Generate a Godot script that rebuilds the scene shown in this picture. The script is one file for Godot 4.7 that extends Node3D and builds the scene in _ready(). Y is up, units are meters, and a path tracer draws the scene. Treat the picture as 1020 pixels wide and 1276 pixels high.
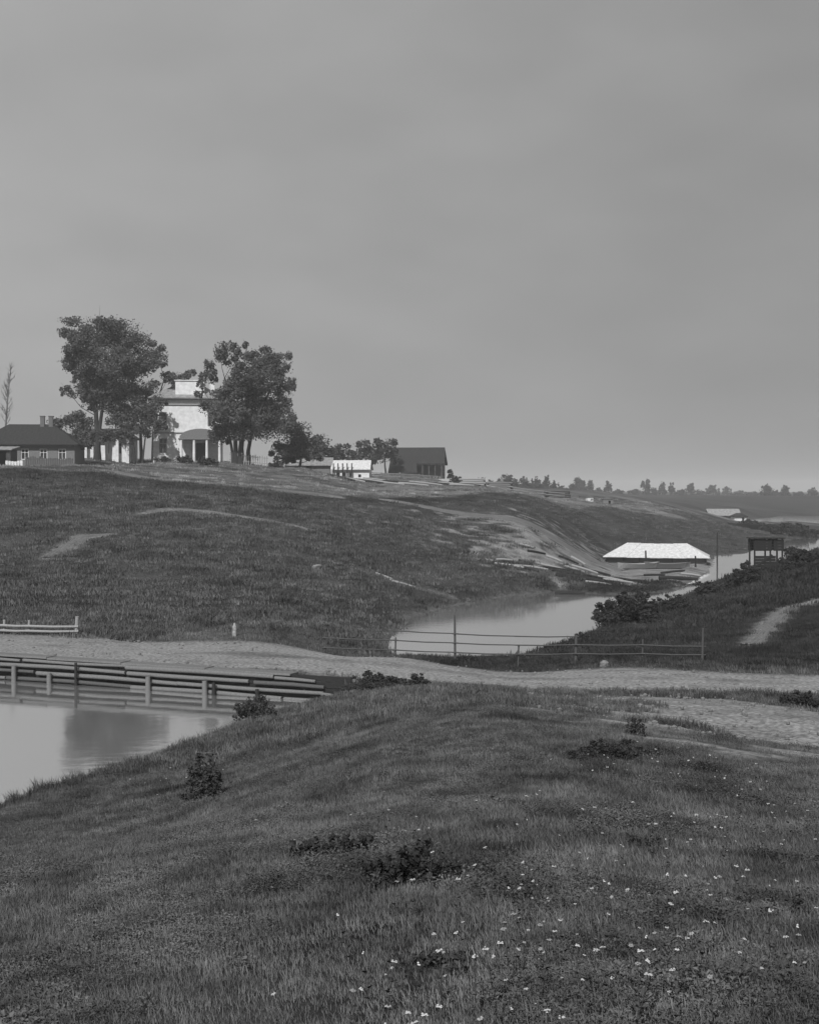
extends Node3D
# A river valley with a causeway, a meadow and a manor on the rise. Water level is y = 0; the camera looks towards -z.

const LAND := [0.0000, 0.0000, -4.5782, 0.0500, 0.0000, 1.8543, 0.0000, -0.0998, 1.3811, 0.0719, -0.0998, -3.2032, 0.0000, -0.2052, 11.5774, 0.0953, -0.2052, -4.0546, 0.0000, -0.3275, 5.6478, 0.1230, -0.3275, -8.1206, 0.0000, -0.4812, 7.9700, 0.1593, -0.4812, -4.5917, 0.0000, -0.6251, 11.8857, 0.1954, -0.6251, -8.2342, 0.0000, -0.7839, 13.1007, 0.2384, -0.7839, 18.5982, 0.0000, -0.9277, 11.7572, 0.2810, -0.9277, 98.4172, 0.0000, -1.0371, 31.1472, 0.3160, -1.0371, -2.6192, -0.1329, 0.0000, 11.7218, -0.3275, 0.1329, -0.3980, -0.4512, -0.1329, -5.5380, 0.1659, 0.2636, 1.7953, 0.3900, 0.1659, -3.0058, 0.3900, -0.2636, 6.2058, 0.4512, -0.5688, 3.1410, 0.4208, -0.8814, -2.1154, 0.7585, -0.4812, -2.0213, 0.7585, -0.9277, 2.5877, 0.8814, 0.1659, -0.1780, -0.6798, 0.2636, -3.4685, -0.0832, -0.2313, -9.7176, -0.1527, -0.5108, -6.9137, -0.1527, -0.6798, -22.1820, -0.2313, -0.6251, 7.1492, -0.2925, -0.8334, 1.3940, -0.0998, -0.8814, -12.4207, -0.0866, -1.0160, -11.4908, -0.0500, -1.0986, -12.9439, -0.2957, -0.4512, 5.8032, 0.3275, -0.7839, -8.4759, 0.2636, -0.9047, -101.0248, 0.3589, -1.0160, -6.3376, 0.1329, -1.0160, -1.4325, 0.2313, -1.0785, 6.1513, -0.6946, -1.3504, 9.1967, -0.4857, -1.2923, 7.7261, -0.3367, -1.2595, 7.9243, -0.1907, -1.2240, -3.4167, -0.0688, -1.1948, -5.4038, 0.0000, -1.1476, -8.3883, 0.0894, -1.1283, -12.0163, 0.1997, -1.1185, -10.8736, 0.3050, -1.1086, -7.9932, 0.3900, -1.0986, 1.5758, 0.4938, -1.0580, -1.6239, -0.7600, -1.4436, -0.1342, -0.5429, -1.3980, -11.8678, -0.3226, -1.3504, -15.8663, -0.1098, -1.3008, 45.9056, -0.0097, -1.2752, 46.2778, 0.2298, -1.2366, 17.9922, 0.4360, -1.1948, 1.9316, 0.5531, -1.1572, -1.2926, -0.0846, -1.3504, -102.2306, 0.0514, -1.3259, -10.7050, 0.1538, -1.3259, -15.5933, -0.9122, -1.6472, -11.7800, -1.0921, -1.8699, -26.7519, -1.2714, -2.0784, 26.8298, -0.6362, -1.5569, -0.3731, -0.7170, -1.6837, 9.9171, -0.8089, -1.8184, 8.7655, -0.9024, -1.9472, -11.3261, -0.9836, -2.0535, 27.3363, -0.5260, -1.6094, -2.1247, -0.6618, -1.8496, -16.8247, -0.7820, -2.0365, 21.7266, -0.3110, -1.4731, -2.5691, -0.3784, -1.6595, 1.6340, -0.4533, -1.8393, -0.4907, -0.5438, -2.0279, 15.3264, -0.1248, -1.4134, 60.2995, -0.1589, -1.6348, 14.0585, -0.2035, -1.8699, 3.0048, -0.2456, -2.0535, 2.7681, -0.0877, -1.5017, -14.3080, -0.0169, -1.7754, -19.0777, -0.0192, -1.8996, 1.8496, -0.0225, -2.0535, 1.1194, -0.0255, -2.1725, 9.2893, 0.1616, -1.8393, 2.5818, 0.1895, -1.9928, -4.5203, 0.2274, -2.1725, -22.5897, 0.2617, -2.3124, 7.8086, 0.2900, -1.9189, -13.6314, 0.3237, -2.0279, 42.8800, 0.3736, -2.1725, 23.9713, 0.4611, -2.0619, -14.8882, 0.4838, -2.2093, -7.7965, 0.5494, -2.3446, 61.2556, 0.4987, -1.9748, -17.0792, 0.5922, -2.1574, -25.1080, 0.6734, -2.2993, -76.3537, 0.7509, -2.4238, 16.9578, 0.8320, -2.5451, 43.6486, 0.6472, -1.9565, 18.8246, 0.7788, -2.1650, 37.4949, 0.9277, -2.3758, -24.5994, 1.0580, -2.5451, 1.0679, 1.1761, -2.6902, 30.7846, 1.2317, -2.5708, -18.2228, 1.3112, -2.7125, -11.8416, 1.5486, -2.9645, -40.9446, 1.4170, -2.9982, 33.5006, -1.5410, -2.3758, -5.8845, -1.1948, -2.3124, -7.0191, -1.1805, -2.3758, -43.3202, -1.0549, -2.4061, -36.8157, -0.8414, -2.4470, 7.1354, -1.1475, -2.4470, 65.6056, -0.6357, -2.4061, 14.0910, -0.4262, -2.3758, 44.9961, -0.4759, -2.2449, -29.4590, -0.7154, -2.1574, -20.9307, -0.2863, -2.5188, -0.8217, -0.4556, -2.5188, -30.1200, 0.0470, -2.7765, 15.0484, -0.2332, -2.7765, -0.0962, 0.3955, -2.7343, 20.5188, 0.5366, -2.6203, -21.8893, 0.8500, -2.6535, -25.7297, 0.2508, -2.7556, -21.3832, -0.1756, -2.3124, -11.6808, 0.1057, -2.4918, -8.1322, -1.8184, -2.9982, 2.1041, -1.0384, -2.9982, -2.2984, -0.0627, -3.0625, 5.0584, 0.6971, -3.1517, -1.3162, 1.1893, -3.2848, 13.6417, -3.5695, -3.4023, -0.1907, -4.1443, -3.9769, 0.0253, -4.7727, -4.6053, 0.0157, -5.5304, -5.3629, -0.0401, -2.9775, -3.4023, -0.4296, -3.5511, -3.9769, 0.1200, -4.1791, -4.6053, -0.0056, -4.9366, -5.3629, 0.0153, -2.2093, -3.4023, -1.9856, -2.7765, -3.9769, 0.3420, -3.4023, -4.6053, -0.0770, -4.1591, -5.3629, -0.0138, -1.3759, -3.4023, -0.9094, -1.9076, -3.9769, 0.7185, -2.5204, -4.6053, -0.0006, -3.2730, -5.3629, 0.0275, 0.0000, -3.4023, -6.0979, 0.0000, -3.9769, 1.3059, 0.0000, -4.6053, -0.1141, 0.0000, -5.3629, -0.2250, 1.2888, -3.4023, -16.7039, 1.8122, -3.9769, 1.4014, 2.4217, -4.6053, 2.0366, 3.1733, -5.3629, 1.5169, 1.8184, -3.4023, 18.5583, 2.3758, -3.9769, -6.0278, 2.9982, -4.6053, -2.5606, 3.7540, -5.3629, -1.8456, 2.2093, -3.4023, 69.7509, 2.7765, -3.9769, 1.2640, 3.4023, -4.6053, 0.4961, 4.1591, -5.3629, 0.6535, 2.6400, -3.4023, -4.7940, 3.2118, -3.9769, 0.6897, 3.8393, -4.6053, 0.1608, 4.5966, -5.3629, -0.0540, 3.0468, -3.4023, 0.7975, 3.6206, -3.9769, 0.5196, 4.2487, -4.6053, 0.2081, 5.0062, -5.3629, 0.0680, 3.6085, -3.4023, -1.0039, 4.1833, -3.9769, -0.1123, 4.8118, -4.6053, -0.1048, 5.5694, -5.3629, -0.0157, 1.8799, -3.0625, 30.6486, 2.1421, -3.3335, -79.8471, 1.9738, -3.2848, -25.5540, 2.2308, -3.1228, 14.1983, 2.4623, -2.9982, -3.5133, 1.4645, -2.7428, -18.1910, 1.5703, -2.7343, 21.4104, 1.8323, -2.7125, -18.2259, 1.9630, -2.5958, 10.3464, 0.2286, -1.3824, 15.4404, 0.2915, -1.4134, -9.4321, 0.3563, -1.5017, 6.4374, 0.4693, -1.6222, -6.9852, 0.5789, -1.7074, -6.7476, 0.6936, -1.7863, -38.5222, 0.7712, -1.7644, 67.9149, 0.8446, -1.7306, -19.5097, 0.9384, -1.7074, 21.1822, 0.6527, -1.5835, 14.7311, 0.5688, -1.4436, 10.5849, 0.4917, -1.4134, -7.9944, 0.4990, -1.3176, 6.4151, 0.3878, -1.3176, -9.5709, 0.3207, -1.3176, 5.3602, 0.8434, -1.5835, -7.9599, 0.6884, -1.3665, -3.2120, 1.2333, -1.8184, 1.3509, 0.8527, -1.3665, -12.4858, 0.8284, -1.9657, -30.6255, 1.0415, -2.0535, 0.7656, 1.3303, -2.1725, 3.3287, -2.0947, -1.4436, -3.8642, -2.0947, -1.9189, 4.4446, -1.4436, -1.4436, -0.1986, -2.9982, -2.5958, 0.4781, -2.9982, 0.0000, 0.5996, -1.7074, 0.6251, 1.8335, 2.5958, -1.4436, 0.6175, 1.7074, -0.8814, -1.0711, 2.5958, 0.0000, 0.1794, -3.2848, 1.9189, -0.2922, 3.2848, 1.9189, -0.0314, 0.0000, 1.4436, 0.0055, 4.6053, -1.9189, 0.2128, -4.6053, -1.9189, -0.1321, 5.1160, 2.5958, -0.0457, -5.1160, 2.5958, -0.0011]
const LAND_FLAT := [5.79454, -0.24287, -0.04460]


var rng := RandomNumberGenerator.new()
var lump := FastNoiseLite.new()      # low swells
var patchy := FastNoiseLite.new()    # growth patches
var fine := FastNoiseLite.new()      # tussocks
var xs := PackedFloat32Array()
var zs := PackedFloat32Array()
var heights := PackedFloat32Array()
var bares := PackedFloat32Array()
var M := {}
var used := {}

# shore lines in plan: x, z, width of the bank beside that stretch
var POND := PackedVector3Array([Vector3(-8.94, -29.79, 2.20), Vector3(-7.79, -32.29, 2.00), Vector3(-6.43, -35.24, 1.80), Vector3(-4.81, -38.92, 1.60), Vector3(-3.57, -40.42, 1.20), Vector3(-2.68, -41.43, 0.90), Vector3(-2.00, -43.62, 0.60), Vector3(-5.62, -45.51, 0.55), Vector3(-10.07, -47.57, 0.55), Vector3(-14.88, -49.61, 0.55), Vector3(-21.65, -51.84, 0.60), Vector3(-32.00, -56.00, 1.50), Vector3(-45.00, -60.00, 3.00), Vector3(-65.00, -40.00, 4.00), Vector3(-50.00, -8.00, 4.00), Vector3(-24.00, -2.00, 4.00), Vector3(-17.00, -14.00, 3.00), Vector3(-12.00, -23.00, 2.50)])
var RIVER := PackedVector3Array([Vector3(-0.42, -54.79, 1.00), Vector3(1.94, -55.05, 1.00), Vector3(4.60, -55.85, 1.00), Vector3(6.31, -59.59, 1.20), Vector3(7.54, -62.83, 1.20), Vector3(8.81, -65.68, 1.20), Vector3(10.85, -70.92, 1.20), Vector3(13.97, -79.18, 1.50), Vector3(17.52, -87.58, 2.00), Vector3(22.87, -102.30, 3.00), Vector3(29.14, -117.96, 4.00), Vector3(38.51, -139.28, 5.00), Vector3(53.00, -170.00, 6.00), Vector3(72.53, -192.67, 8.00), Vector3(89.86, -206.43, 8.00), Vector3(100.64, -231.20, 5.00), Vector3(72.95, -210.18, 4.00), Vector3(60.84, -202.81, 4.00), Vector3(54.40, -192.67, 4.00), Vector3(42.74, -165.14, 4.00), Vector3(36.62, -148.21, 3.00), Vector3(32.55, -144.50, 3.00), Vector3(28.40, -127.03, 2.00), Vector3(23.96, -110.10, 2.00), Vector3(18.37, -93.23, 2.00), Vector3(14.76, -89.61, 2.00), Vector3(12.22, -90.31, 2.00), Vector3(10.42, -93.23, 2.00), Vector3(6.85, -89.61, 2.50), Vector3(2.85, -80.84, 3.00), Vector3(0.22, -74.10, 3.00), Vector3(-0.69, -64.94, 2.00), Vector3(-0.75, -57.80, 1.20)])
var REACH := PackedVector3Array([Vector3(68.87, -296.41, 6.00), Vector3(76.50, -289.00, 5.00), Vector3(82.57, -275.24, 5.00), Vector3(117.02, -268.84, 6.00), Vector3(162.32, -372.90, 8.00), Vector3(107.48, -372.90, 8.00), Vector3(89.25, -361.25, 8.00), Vector3(78.00, -340.00, 8.00)])
# worn roads and tracks: x, z, half width
var ROADS := [PackedVector3Array([Vector3(-35.65, -60.00, 3.00), Vector3(-23.81, -57.00, 3.00), Vector3(-16.14, -53.80, 3.00), Vector3(-10.93, -51.60, 3.00), Vector3(-6.14, -49.70, 3.00), Vector3(-2.54, -48.00, 2.60), Vector3(0.27, -46.00, 2.70), Vector3(3.41, -44.60, 2.50), Vector3(6.47, -44.00, 2.60), Vector3(9.91, -43.20, 2.20), Vector3(12.69, -42.30, 2.10), Vector3(16.44, -40.50, 2.20), Vector3(21.55, -37.00, 2.20)]),
	PackedVector3Array([Vector3(-27.35, -124.00, 1.20), Vector3(-23.49, -121.00, 1.40), Vector3(-19.95, -119.00, 1.50), Vector3(-14.70, -119.00, 1.50), Vector3(-7.12, -121.00, 1.40)]),
	PackedVector3Array([Vector3(-18.56, -96.50, 0.50), Vector3(-17.29, -98.00, 0.60), Vector3(-14.91, -97.50, 0.45), Vector3(-11.24, -95.50, 0.40), Vector3(-6.91, -94.00, 0.35)]),
	PackedVector3Array([Vector3(-21.00, -79.00, 0.35), Vector3(-20.75, -83.00, 0.60), Vector3(-20.83, -87.00, 0.70), Vector3(-19.30, -87.50, 0.35)]),
	PackedVector3Array([Vector3(-2.22, -126.00, 0.80), Vector3(4.38, -124.00, 1.50), Vector3(8.61, -122.00, 2.20), Vector3(11.90, -119.00, 2.80), Vector3(15.40, -119.00, 2.80), Vector3(18.58, -117.00, 2.40)]),
	PackedVector3Array([Vector3(13.22, -53.50, 0.30), Vector3(14.56, -56.50, 0.40), Vector3(16.30, -60.50, 0.45), Vector3(17.46, -62.50, 0.40), Vector3(19.80, -63.50, 0.35)]),
	PackedVector3Array([Vector3(-4.41, -150.00, 1.50), Vector3(0.97, -165.00, 1.50), Vector3(9.00, -170.00, 1.40), Vector3(18.50, -185.00, 1.50), Vector3(28.68, -195.00, 1.60), Vector3(39.79, -205.00, 1.40)]),
	PackedVector3Array([Vector3(-9.26, -175.00, 1.00), Vector3(-3.14, -178.00, 1.20), Vector3(5.74, -195.00, 1.20), Vector3(15.68, -205.00, 1.50), Vector3(26.92, -208.00, 1.50)])]
var WORN := [[8.87, -33.5, 3.6, 3.8, 1, 1.55], [7.72, -37.5, 2.8, 1.6, 1, 1.5], [8.47, -28.5, 2.4, 2.2, 1, 1.4], [8.58, -36, 3, 2.4, 1, 1.45], [9.71, -30, 4.5, 6, 1, 1.5], [7.64, -26.5, 1.6, 1.8, 1, 1.2], [18.45, -112, 14, 12, 1, 1.15], [12.85, -104, 8, 6, 1, 1.15], [25.12, -122, 11, 14, 1, 1.15], [17.74, -104, 8, 5, 0.9, 1.15], [10.09, -104, 5, 7, 0.9, 1.15], [15.29, -200, 14, 9, 0.6, 1.15], [26.19, -212, 12, 6, 0.7, 1.15], [-1.76, -150.0, 7, 5, 0.5, 1.15], [68.29, -270, 14, 10, 0.7, 1.15], [-0.49, -84, 2, 1.2, 0.6, 1.15]]   # x, z, radius across, radius along, strength, reach
var LOGS := [[6.87, -99.00, 1.26, 0.090, 0.30, 1, "bleached log in the driftwood heap under the bluff", "logs heaped on the shore below the eroded bluff"],
	[7.49, -98.00, 1.82, 0.090, -0.15, 0, "dark weathered log in the driftwood heap under the bluff", "logs heaped on the shore below the eroded bluff"],
	[7.87, -97.00, 1.54, 0.090, 0.50, 1, "bleached log in the driftwood heap under the bluff", "logs heaped on the shore below the eroded bluff"],
	[8.51, -96.50, 1.33, 0.090, -0.50, 0, "dark weathered log in the driftwood heap under the bluff", "logs heaped on the shore below the eroded bluff"],
	[9.06, -97.50, 1.68, 0.090, 0.10, 1, "bleached log in the driftwood heap under the bluff", "logs heaped on the shore below the eroded bluff"],
	[9.57, -98.00, 1.40, 0.090, 0.80, 0, "dark weathered log in the driftwood heap under the bluff", "logs heaped on the shore below the eroded bluff"],
	[7.04, -96.50, 2.10, 0.090, 0.02, 1, "bleached log in the driftwood heap under the bluff", "logs heaped on the shore below the eroded bluff"],
	[8.44, -99.00, 1.47, 0.090, -0.90, 0, "dark weathered log in the driftwood heap under the bluff", "logs heaped on the shore below the eroded bluff"],
	[13.13, -95.00, 1.80, 0.100, 0.03, 1, "bleached log lying at the water line of the silt flat", ""],
	[11.97, -96.00, 3.40, 0.150, 0.02, 0, "dark log resting on the silt flat along the water", ""],
	[10.59, -90.00, 2.00, 0.130, -0.25, 0, "dark log afloat just off the river shore", ""],
	[-0.49, -83.00, 1.70, 0.080, 0.12, 1, "pale log stranded on the shore under the long grassy slope", ""],
	[-1.58, -84.00, 1.10, 0.070, -0.10, 1, "short pale log stranded higher on the long grassy slope", ""],
	[-5.28, -78.00, 0.90, 0.110, 1.20, 1, "pale stump end leaning on the open hillside", ""],
	[20.10, -102.00, 3.00, 0.140, 0.10, 0, "dark log on the flat in front of white roofed shed", ""],
	[11.06, -99.00, 2.21, 0.090, 0.05, 0, "timber strewn over the pale silt flat near the water", "timbers strewn on the silt flat"],
	[12.18, -101.00, 1.53, 0.090, -0.20, 1, "timber strewn over the pale silt flat near the water", "timbers strewn on the silt flat"],
	[13.04, -98.50, 2.55, 0.090, 0.10, 0, "timber strewn over the pale silt flat near the water", "timbers strewn on the silt flat"],
	[14.71, -100.00, 1.87, 0.090, -0.05, 1, "timber strewn over the pale silt flat near the water", "timbers strewn on the silt flat"],
	[16.06, -103.00, 1.36, 0.090, 0.30, 0, "timber strewn over the pale silt flat near the water", "timbers strewn on the silt flat"],
	[10.91, -103.00, 1.27, 0.090, -0.40, 1, "timber strewn over the pale silt flat near the water", "timbers strewn on the silt flat"],
	[12.35, -106.00, 1.70, 0.090, 0.15, 0, "timber strewn over the pale silt flat near the water", "timbers strewn on the silt flat"],
	[22.24, -108.00, 1.53, 0.090, -0.30, 1, "timber strewn over the pale silt flat near the water", "timbers strewn on the silt flat"],
	[19.56, -109.00, 1.78, 0.090, 0.20, 0, "timber strewn over the pale silt flat near the water", "timbers strewn on the silt flat"],
	[10.13, -99.50, 2.04, 0.090, -0.10, 1, "timber strewn over the pale silt flat near the water", "timbers strewn on the silt flat"],
	[10.76, -97.80, 1.70, 0.090, 0.12, 0, "timber strewn over the pale silt flat near the water", "timbers strewn on the silt flat"],
	[13.21, -103.00, 2.04, 0.090, -0.12, 1, "timber strewn over the pale silt flat near the water", "timbers strewn on the silt flat"],
	[14.84, -106.00, 1.70, 0.090, 0.30, 0, "timber strewn over the pale silt flat near the water", "timbers strewn on the silt flat"],
	[15.06, -98.50, 2.21, 0.090, 0.02, 1, "timber strewn over the pale silt flat near the water", "timbers strewn on the silt flat"],
	[16.75, -101.00, 1.53, 0.090, 0.15, 0, "timber strewn over the pale silt flat near the water", "timbers strewn on the silt flat"],
	[13.46, -109.00, 1.36, 0.090, -0.50, 1, "timber strewn over the pale silt flat near the water", "timbers strewn on the silt flat"],
	[9.67, -104.00, 1.61, 0.090, 0.50, 0, "timber strewn over the pale silt flat near the water", "timbers strewn on the silt flat"],
	[9.04, -106.00, 1.27, 0.090, -0.30, 1, "timber strewn over the pale silt flat near the water", "timbers strewn on the silt flat"],
	[21.61, -112.00, 2.04, 0.090, 0.06, 0, "timber strewn over the pale silt flat near the water", "timbers strewn on the silt flat"],
	[-5.20, -170.00, 4.00, 0.150, 0.05, 0, "long dark timber lying on the parched rise", "timbers lying about the parched rise"],
	[-4.14, -176.00, 5.00, 0.150, -0.04, 1, "long pale timber lying on the parched rise", "timbers lying about the parched rise"],
	[-2.43, -172.00, 3.50, 0.150, 0.10, 1, "long pale timber lying on the parched rise", "timbers lying about the parched rise"],
	[-1.07, -182.00, 5.00, 0.150, 0.00, 0, "long dark timber lying on the parched rise", "timbers lying about the parched rise"],
	[0.52, -178.00, 4.00, 0.150, -0.08, 1, "long pale timber lying on the parched rise", "timbers lying about the parched rise"],
	[2.21, -188.00, 4.50, 0.150, 0.06, 1, "long pale timber lying on the parched rise", "timbers lying about the parched rise"],
	[4.29, -192.00, 4.00, 0.150, -0.05, 0, "long dark timber lying on the parched rise", "timbers lying about the parched rise"],
	[-4.76, -184.00, 3.00, 0.150, 0.20, 1, "long pale timber lying on the parched rise", "timbers lying about the parched rise"],
	[6.12, -200.00, 4.00, 0.150, 0.10, 1, "long pale timber lying on the parched rise", "timbers lying about the parched rise"],
	[8.44, -205.00, 4.50, 0.150, -0.06, 0, "long dark timber lying on the parched rise", "timbers lying about the parched rise"],
	[10.77, -208.00, 3.50, 0.150, 0.12, 1, "long pale timber lying on the parched rise", "timbers lying about the parched rise"],
	[13.09, -206.00, 4.00, 0.150, -0.10, 1, "long pale timber lying on the parched rise", "timbers lying about the parched rise"],
	[16.06, -210.00, 3.00, 0.150, 0.20, 0, "long dark timber lying on the parched rise", "timbers lying about the parched rise"],
	[7.26, -190.00, 3.50, 0.150, 0.00, 1, "long pale timber lying on the parched rise", "timbers lying about the parched rise"],
	[-6.92, -168.00, 3.00, 0.150, -0.10, 1, "long pale timber lying on the parched rise", "timbers lying about the parched rise"],
	[-8.30, -166.00, 3.50, 0.150, 0.06, 0, "long dark timber lying on the parched rise", "timbers lying about the parched rise"]]
var FLOWERS := [[0.92, -8.67, 0.55, 16], [1.42, -9.28, 0.55, 14], [0.42, -6.48, 0.35, 12], [0.74, -6.58, 0.45, 14], [0.46, -5.57, 0.30, 8], [1.52, -7.39, 0.60, 12], [2.49, -9.62, 0.60, 10], [1.48, -5.87, 0.30, 5], [1.91, -6.77, 0.40, 6], [3.65, -13.79, 0.90, 12], [3.85, -17.69, 1.00, 16], [3.13, -18.32, 0.80, 10], [2.25, -13.18, 0.90, 12], [1.62, -11.95, 0.80, 6], [-0.32, -13.57, 0.80, 5], [0.15, -8.26, 0.70, 6], [0.35, -7.33, 0.50, 5], [-4.28, -26.94, 0.60, 7], [-5.16, -26.58, 0.60, 4], [-0.03, -5.62, 0.35, 4], [-0.61, -6.94, 0.60, 3], [2.71, -11.81, 0.80, 8], [5.39, -18.71, 0.80, 7], [1.19, -13.50, 1.20, 6]]   # x, z, spread, count

class Geo:
	var v := PackedVector3Array()
	var n := PackedVector3Array()
	var c := PackedColorArray()
	var tint := Color(1, 1, 1)
	func tri(a: Vector3, b: Vector3, d: Vector3, na: Vector3, nb: Vector3, nd: Vector3) -> void:
		v.append(a); v.append(b); v.append(d)
		n.append(na); n.append(nb); n.append(nd)
		c.append(tint); c.append(tint); c.append(tint)
	func flat3(a: Vector3, b: Vector3, d: Vector3) -> void:
		var m := (d - a).cross(b - a).normalized()
		tri(a, b, d, m, m, m)
	func quad(a: Vector3, b: Vector3, d: Vector3, e: Vector3) -> void:   # clockwise seen from outside
		flat3(a, b, d)
		flat3(a, d, e)
	func box(at: Vector3, size: Vector3, turn := Basis()) -> void:      # at is the centre
		var h := size * 0.5
		var ch := minf(0.02, minf(h.x, minf(h.y, h.z)) * 0.25)          # narrow chamfer
		var faces := [[0, 1, 2], [1, 2, 0], [2, 0, 1]]
		for f in faces:
			for s in [-1.0, 1.0]:
				var p := []
				for q in [[-1, -1], [1, -1], [1, 1], [-1, 1]]:
					var r := Vector3()
					r[f[0]] = s * h[f[0]]
					r[f[1]] = q[0] * (h[f[1]] - ch)
					r[f[2]] = q[1] * (h[f[2]] - ch)
					p.append(at + turn * r)
				if s > 0.0: quad(p[3], p[2], p[1], p[0])
				else: quad(p[0], p[1], p[2], p[3])
		for f in faces:
			for s in [-1.0, 1.0]:
				for t in [-1.0, 1.0]:
					var p := []
					for q in [[0, -1], [0, 1], [1, 1], [1, -1]]:
						var r := Vector3()
						r[f[0]] = s * (h[f[0]] - (ch if q[0] else 0.0))
						r[f[1]] = t * (h[f[1]] - (0.0 if q[0] else ch))
						r[f[2]] = q[1] * (h[f[2]] - ch)
						p.append(at + turn * r)
					var m: Vector3 = (p[2] - p[0]).cross(p[1] - p[0])
					if m.dot((p[0] + p[2]) * 0.5 - at) > 0.0: quad(p[0], p[1], p[2], p[3])
					else: quad(p[3], p[2], p[1], p[0])
	func tube(path: Array, radii: Array, sides := 7, cap := true) -> void:
		var rings := []
		var norms := []
		for i in path.size():
			var d: Vector3 = (path[mini(i + 1, path.size() - 1)] - path[maxi(i - 1, 0)]).normalized()
			var e := d.cross(Vector3(0.31, 0.22, 0.92)).normalized()
			var f := d.cross(e)
			var ring := []
			var nn := []
			for k in sides:
				var a := TAU * k / sides
				var o := e * cos(a) + f * sin(a)
				ring.append(path[i] + o * radii[i])
				nn.append(o)
			rings.append(ring)
			norms.append(nn)
		for i in path.size() - 1:
			for k in sides:
				var l := (k + 1) % sides
				tri(rings[i][k], rings[i + 1][k], rings[i + 1][l], norms[i][k], norms[i + 1][k], norms[i + 1][l])
				tri(rings[i][k], rings[i + 1][l], rings[i][l], norms[i][k], norms[i + 1][l], norms[i][l])
		if cap:
			for i in [0, path.size() - 1]:
				for k in range(1, sides - 1):
					if i == 0: flat3(rings[i][0], rings[i][k], rings[i][k + 1])
					else: flat3(rings[i][0], rings[i][k + 1], rings[i][k])
	func leaf(at: Vector3, side: Vector3, up: Vector3, size: float) -> void:  # a folded four-point leaf spray
		var m := side.cross(up).normalized()
		var a := at - up * size * 0.5
		var b := at + side * size * 0.32 + m * size * 0.12
		var d := at + up * size * 0.55
		var e := at - side * size * 0.32 + m * size * 0.12
		flat3(a, b, d)
		flat3(a, d, e)
	func done() -> ArrayMesh:
		var a := []
		a.resize(Mesh.ARRAY_MAX)
		a[Mesh.ARRAY_VERTEX] = v
		a[Mesh.ARRAY_NORMAL] = n
		a[Mesh.ARRAY_COLOR] = c
		var m := ArrayMesh.new()
		m.add_surface_from_arrays(Mesh.PRIMITIVE_TRIANGLES, a)
		return m

# ---------------------------------------------------------------- naming and parenting
func numbered(called: String) -> String:
	used[called] = used.get(called, 0) + 1
	return called if used[called] == 1 else "%s_%03d" % [called, used[called] - 1]

func tag(o: Node, label: String, category: String, group := "", kind := "") -> void:
	if label: o.set_meta("label", label)
	if category: o.set_meta("category", category)
	if group: o.set_meta("group", group)
	if kind: o.set_meta("kind", kind)

func thing(called: String, label: String, category: String, at: Vector3, turn := 0.0, group := "") -> Node3D:
	var o := Node3D.new()
	o.name = numbered(called)
	add_child(o)
	o.position = at
	o.rotation.y = turn
	tag(o, label, category, group)
	return o

func part(called: String, g: Geo, mat: Material, parent: Node) -> MeshInstance3D:
	var o := MeshInstance3D.new()
	o.name = called
	o.mesh = g.done()
	o.material_override = mat
	parent.add_child(o, true)
	return o

func single(called: String, label: String, category: String, at: Vector3, g: Geo, mat: Material, group := "", kind := "") -> MeshInstance3D:
	var o := MeshInstance3D.new()
	o.name = numbered(called)
	o.mesh = g.done()
	o.material_override = mat
	add_child(o)
	o.position = at
	tag(o, label, category, group, kind)
	return o

func structure(called: String, g: Geo, mat: Material) -> MeshInstance3D:
	return single(called, "", "", Vector3.ZERO, g, mat, "", "structure")

# ---------------------------------------------------------------- materials
func grey(value: float) -> Color:
	return Color(value, value, value).linear_to_srgb()

func grain(freq: float, low: float, high: float, sd: int, stretch := false) -> NoiseTexture2D:
	var t := NoiseTexture2D.new()
	t.width = 512
	t.height = 512
	t.seamless = true
	t.normalize = true
	var f := FastNoiseLite.new()
	f.seed = sd
	f.noise_type = FastNoiseLite.TYPE_SIMPLEX_SMOOTH
	f.frequency = freq
	f.fractal_octaves = 5
	f.fractal_gain = 0.62
	t.noise = f
	var r := Gradient.new()
	r.set_color(0, Color(low, low, low))
	r.set_color(1, Color(high, high, high))
	t.color_ramp = r
	return t

func stuff_of(value: float, rough: float, tex: Texture2D, scale: Vector3, world := true, colours := false) -> StandardMaterial3D:
	var m := StandardMaterial3D.new()
	m.albedo_color = grey(value)
	m.roughness = rough
	m.metallic_specular = 0.3
	m.albedo_texture = tex
	m.uv1_triplanar = true
	m.uv1_world_triplanar = world
	m.uv1_scale = scale
	m.vertex_color_use_as_albedo = colours
	m.cull_mode = BaseMaterial3D.CULL_DISABLED
	return m

func leafy(value: float, through: float) -> StandardMaterial3D:
	var m := StandardMaterial3D.new()
	m.albedo_color = grey(value)
	m.roughness = 0.75
	m.metallic_specular = 0.25
	m.vertex_color_use_as_albedo = true
	m.cull_mode = BaseMaterial3D.CULL_DISABLED
	if through > 0.0:
		m.backlight_enabled = true
		m.backlight = grey(through)
	return m

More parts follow.
